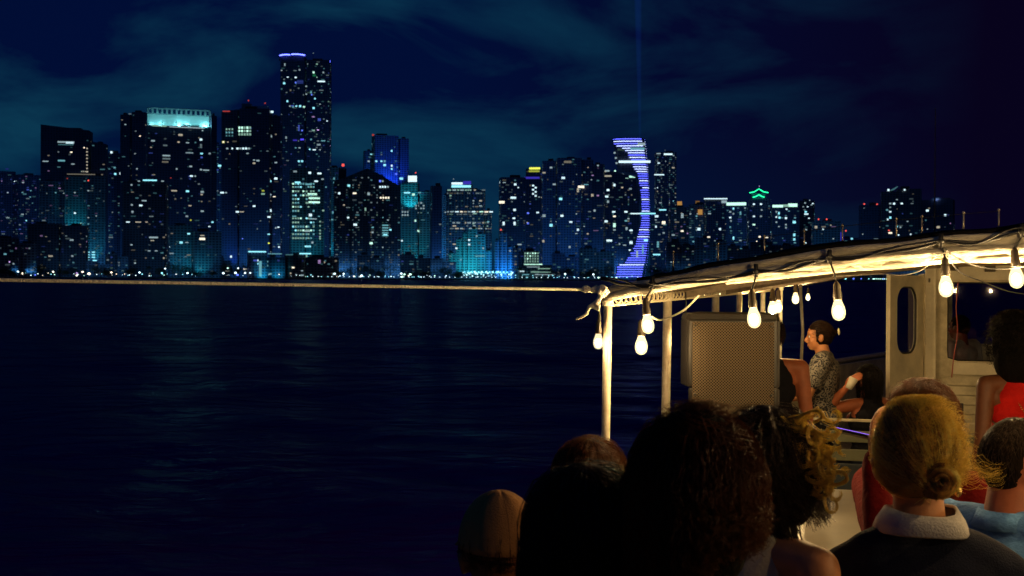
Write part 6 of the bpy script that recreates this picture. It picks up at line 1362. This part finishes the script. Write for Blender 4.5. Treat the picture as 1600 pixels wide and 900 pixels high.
# phone held in that hand
wl = at(1347, 681, 3.66)
pr = thing('phone', wl, 'phone with a glowing violet screen tilted in a raised hand', 'phone', R(62)); Mp = Matrix.Rotation(R(14), 3, 'Y') @ Matrix.Rotation(R(9), 3, 'X')
MB().bbox((0, 0, 0), (.072, .150, .008), Mp, .003).build('phone_case', BLACKP, pr); MB().box(Mp @ Vector((0, 0, .0049)), (.066, .142, .001), Mp).build('screen', mat('phone_screen', (0, 0, 0), emit=(.35, .16, 1.0), estr=1.6), pr)
# 6 blond bun
x, y, z = head_at(1437, 630, 2.75)
A = Person('person with a messy blond bun and a grey-white collar over a dark sweater, lower right', x, y, z, -4, 1.02, 'fair', head_yaw=-6, head_roll=-3, shrug=(-.075, -.065))
A.shirt(navy, 1, True, .022); A.trousers(jean)
coll = fabric('grey_white_cotton', (.46, .44, .42), bscale=200)
mb = MB(); vs = []; fs = []; nn = 48
for j, (rx, ry, dz) in enumerate(((.064, .062, .028), (.068, .066, .034), (.086, .082, .018), (.094, .090, -.004), (.091, .087, -.008), (.080, .075, .0))):
    for i in range(nn):
        a = 2 * math.pi * i / nn; w = .003 * math.sin(5 * a) ; vs.append(A.neckb + Vector((math.cos(a) * (rx + w + .006), math.sin(a) * (ry + w + .012) - .012, dz + .030 + .004 * math.sin(2 * a + 1) - .012 * abs(math.cos(a)) ** 2 * (j > 1))))
for j in range(5):
    for i in range(nn): a = j * nn + i; b_ = j * nn + (i + 1) % nn; fs.append((a, b_, b_ + nn, a + nn))
mb.add(vs, fs); mb.build('collar', coll, A.root, True)
hair_cap(A, HM['blond'], 1.07, extra=lambda mb: mb.ell(A.hp((.028, -.098, -.045)), (.040, .030, .036), A.Rh, 16))
def slerp_path(A, a, b, ka, kb, rg, steps=12, lift=.0, fz=.001):
    a = a.normalized(); b = b.normalized(); w = math.acos(max(-1, min(1, a.dot(b)))); pts = []
    for i in range(steps + 1):
        t = i / steps; d = (a * math.sin((1 - t) * w) + b * math.sin(t * w)) / max(math.sin(w), 1e-4); k = ka + (kb - ka) * t + lift * math.sin(math.pi * t)
        pts.append(A.hp(Vector((d.x * HR[0] * k, -.008 + d.y * HR[1] * k, .010 + d.z * HR[2] * k)) + Vector((rg.gauss(0, 1), rg.gauss(0, 1), rg.gauss(0, 1))) * fz))
    return pts
bn = Vector((.28, -1.0, -.50)); pp = [[], [], []]
for i in range(190):                                              # locks swept back into the bun
    th = rg.uniform(.1, 2.05); ph = rg.uniform(0, 6.28)
    a = Vector((math.sin(th) * math.sin(ph), math.sin(th) * math.cos(ph), math.cos(th)))
    if (a.y > .5 and a.z < .45) or a.z < -.78: continue
    k0 = rg.uniform(1.02, 1.13); lf = rg.uniform(0, .09); e0 = bn + Vector((rg.gauss(0, .16), 0, rg.gauss(0, .16))); wd = rg.uniform(.03, .09)
    tgt = pp[i % 3]
    for j in range(24):
        q = a + Vector((rg.gauss(0, wd), rg.gauss(0, wd), rg.gauss(0, wd))); rr = (q - a).length / wd
        tgt.append(slerp_path(A, q, e0 + (q - a) * .5, k0 - .012 * rr + rg.uniform(0, .012), 1.12, rg, lift=lf - .012 * rr, fz=.0013))
bc = Vector((.034, -.104, -.034))
for i in range(34):
    r0 = rg.uniform(.004, .036); a0 = rg.random() * 6.28; dy = -.022 * (1 - (r0 / .034) ** 2) + rg.gauss(0, .003); w = rg.uniform(.25, .5); tilt = rg.uniform(-.5, .5); ex = rg.uniform(.85, 1.2)
    for j in range(22):
        o1 = rg.gauss(0, .0022); o2 = rg.gauss(0, .0022)
        pp[i % 3].append([A.hp(bc + Vector((math.cos(a0 + t * w) * (r0 + o1) * ex, dy + o2 + tilt * .03 * math.sin(a0 + t * w), math.sin(a0 + t * w) * (r0 + o1) / ex))) for t in range(13)])
HM['honey'] = hairm('hair_honey', (.27, .135, .05), .35); HM['ash'] = hairm('hair_ash', (.86, .61, .25), .6)
for k_, h_ in enumerate(('blond', 'honey', 'ash')): add_hair(A, HM[h_], pp[k_], .0010); add_hair(A, HM['gold'], fly(A, 1500, .055, rg, 1.10, .012, bias=(.30, 0, .1)), .00055, 'flyaway_hair')
pp = clump(A, (.06, -.03, -.02), [(.085, -.03, -.02), (.12, -.03, -.03), (.16, -.02, -.035)], 40, .018, .006, 2, rg); add_hair(A, HM['gold'], pp, .00045, 'flyaway_hair')
mb = MB(); c = A.hp((.084, -.012, -.058))
mb.ell(c, (.0055, .005, .009)); mb.ell(c + Vector((0, 0, -.016)), (.008, .007, .011)); mb.build('earring', mat('gold_metal', (.8, .55, .2), .25, metal=1), A.root, True)
# 8 man in a light blue shirt
x, y, z = head_at(1583, 655, 3.3)
A = Person('man in a light blue collared shirt with short hair at the right edge', x, y, z, -55, 1.05, 'red', female=False, head_yaw=-14, head_pitch=-6)
A.shirt(fabric('light_blue_shirt', (.13, .30, .58)), .7, False, .018); A.trousers(jean)
hair_cap(A, HM['brownish'], 1.03, ears=True)
pp = []
for i in range(1500):
    th = rg.uniform(.0, 1.95); ph = R(rg.uniform(70, 290)) if th > .8 else rg.uniform(0, 6.28); a = surf(th, ph, 1.03)
    if abs(math.cos(ph)) < .6 and th > 1.22: continue
    b_ = surf(th + .22, ph + rg.gauss(0, .12), 1.06); pp.append([A.hp(a), A.hp(a.lerp(b_, .5) * 1.02), A.hp(b_)])
add_hair(A, HM['brownish'], pp, .0009)
mb = MB(); vs = []; fs = []
for j, (r_, dz) in enumerate(((.070, .026), (.074, .032), (.098, -.012), (.094, -.014))):
    for i in range(nn): a = 2 * math.pi * i / nn; vs.append(A.neckb + Vector((math.cos(a) * r_, math.sin(a) * r_ * .95 - .006, dz + .01 - (.03 * max(0, math.sin(a)) ** 3))))
for j in range(3):
    for i in range(nn):
        if 10 <= i <= 13: continue
        a = j * nn + i; b_ = j * nn + (i + 1) % nn; fs.append((a, b_, b_ + nn, a + nn))
mb.add(vs, fs); mb.build('shirt_collar', MATS['light_blue_shirt'], A.root, True)
# 9 woman with the big dark hair and the red tank top
x, y, z = head_at(1588, 508, 7.0)
A = Person('woman with big dark hair in a bright red tank top standing near the cabin window', x, y, z, 12, 1.05, 'brown', head_yaw=8)
A.tank(fabric('bright_red_tank', (.62, .015, .012))); A.trousers(blk, True)
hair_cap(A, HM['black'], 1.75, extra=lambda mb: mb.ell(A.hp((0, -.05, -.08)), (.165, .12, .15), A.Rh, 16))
add_hair(A, HM['black'], fly(A, 1500, .10, rg, 1.75, .02), .0015)
ah = Matrix.Translation(A.root.location) @ Matrix.Rotation(R(12), 4, 'Z')
hb = thing('handbag', ah @ Vector((.22, .02, .86)), 'small dark handbag on a gold chain strap over the red tank top', 'handbag')
pts = [ah @ Vector(v) for v in ((-.105, -.045, .832 * A.H), (-.085, -.105, .79 * A.H), (-.02, -.135, .72 * A.H), (.06, -.135, .64 * A.H), (.15, -.13, .585 * A.H), (.21, -.06, .56 * A.H), (.225, .0, .54 * A.H))]
mb = MB(); 
for a, b_ in zip(pts, pts[1:]):
    kk = max(2, int((b_ - a).length / .012))
    for i in range(kk):
        q = a.lerp(b_, i / kk); mb.ell(q - hb.location, (.0062, .0062, .0045) if i % 2 else (.0045, .0062, .0062), n=8)
mb.build('chain_strap', MATS['gold_metal'], hb, True); MB().bbox((0, 0, .0), (.07, .20, .15), None, .02).build('bag_body', BLACKP, hb)
# 10 woman in profile, patterned blouse
x, y, z = head_at(1284, 501, 9.9)
A = Person('woman in a black and white patterned blouse in profile facing left, hair pinned up', x, y, z, 72, 1.1, 'fair', head_yaw=8, head_pitch=-4, arms={0: ((-.24, .08, 1.13), (-.12, .30, 1.14)), 1: ((.22, .06, 1.08), (.10, .28, 1.06))}, voxel=.008)
pm_ = mat('patterned_blouse', (.30, .29, .27), .8, bump=.2); t = pm_.node_tree; bs = t.nodes['Principled BSDF']; tcn = t.nodes.new('ShaderNodeTexCoord'); vo = t.nodes.new('ShaderNodeTexVoronoi'); vo.feature = 'DISTANCE_TO_EDGE'; vo.inputs['Scale'].default_value = 26
nz = t.nodes.new('ShaderNodeTexNoise'); nz.inputs['Scale'].default_value = 12; mxv = t.nodes.new('ShaderNodeMixRGB'); mxv.inputs[0].default_value = .25; t.links.new(tcn.outputs['Object'], mxv.inputs[1]); t.links.new(nz.outputs['Color'], mxv.inputs[2]); t.links.new(tcn.outputs['Object'], nz.inputs['Vector']); t.links.new(mxv.outputs[0], vo.inputs['Vector'])
ra = t.nodes.new('ShaderNodeValToRGB'); ra.color_ramp.elements[0].position = .05; ra.color_ramp.elements[1].position = .14; ra.color_ramp.elements[0].color = (.26, .24, .20, 1); ra.color_ramp.elements[1].color = (.02, .02, .025, 1); t.links.new(vo.outputs['Distance'], ra.inputs[0]); t.links.new(ra.outputs[0], bs.inputs['Base Color'])
A.shirt(pm_, .6, False, .022, 'blouse'); A.trousers(blk)
hair_cap(A, HM['dark'], 1.06, extra=lambda mb: mb.ell(A.hp((0, -.115, .02)), (.035, .032, .035), A.Rh, 14))
pp = [slerp_path(A, Vector((math.sin(t1) * math.sin(p1), math.sin(t1) * math.cos(p1), math.cos(t1))), Vector((0, -1, .05)), 1.05, 1.12, rg) for t1, p1 in ((rg.uniform(.3, 1.8), R(rg.uniform(50, 310))) for _ in range(400))]
add_hair(A, HM['dark'], pp, .0014); MB().ell(A.hp((.0, -.150, .025)), (.012, .010, .030), A.Rh, 12).build('hair_clip', mat('clip_cream', (.7, .62, .4), .35), A.root, True)
# 11 bare shoulder behind the loudspeaker
x, y, z = head_at(1201, 494, 8.1)
A = Person('person with a bare ruddy shoulder and arm, mostly hidden behind the loudspeaker', x, y, z, -10, 1.12, 'red', head_yaw=20)
A.tank(blk); A.trousers(jean); hair_cap(A, HM['dark'], 1.06); add_hair(A, HM['dark'], long_paths(A, 260, .06, 1.08, .002, rg=rg), .0012)
# 12 seated, arm on the bench back
x, y, z = head_at(1356, 571, 9.95)
A = Person('seated dark-haired person resting a bare arm on the bench back, left of the cabin door', x, y, z, 22, 1.05, 'red', seat=.47, head_yaw=14, aw={0: (at(1291, 639, 9.85), at(1322, 606, 9.75))})
A.tank(blk); A.trousers(jean)
hair_cap(A, HM['black'], 1.12, extra=lambda mb: mb.ell(A.hp((0, -.06, -.08)), (.085, .05, .14), A.Rh, 14)); add_hair(A, HM['black'], long_paths(A, 500, .22, 1.14, .003, rg=rg), .0014)
cw = at(1330, 599, 9.70); cu = thing('paper_cup', cw, 'white cup held near the seated dark-haired person', 'cup'); MB().lathe([(.026, -.045), (.036, .045), (.033, .045), (.024, -.040)], n=14, M=Matrix.Rotation(R(28), 3, 'Y')).build('cup', mat('cup_white', (.75, .70, .55), .5), cu, True)
# 13 pale shirt, put in the cabin to imitate a window reflection
x, y, z = head_at(1500, 492, 12.2)
A = Person('person in a pale shirt placed behind the cabin window to stand in for a reflection', x, y, z, 40, 1.1, 'brown', female=False)
A.shirt(fabric('pale_shirt', (.6, .56, .48)), .6); A.trousers(jean); hair_cap(A, HM['black'], 1.04)
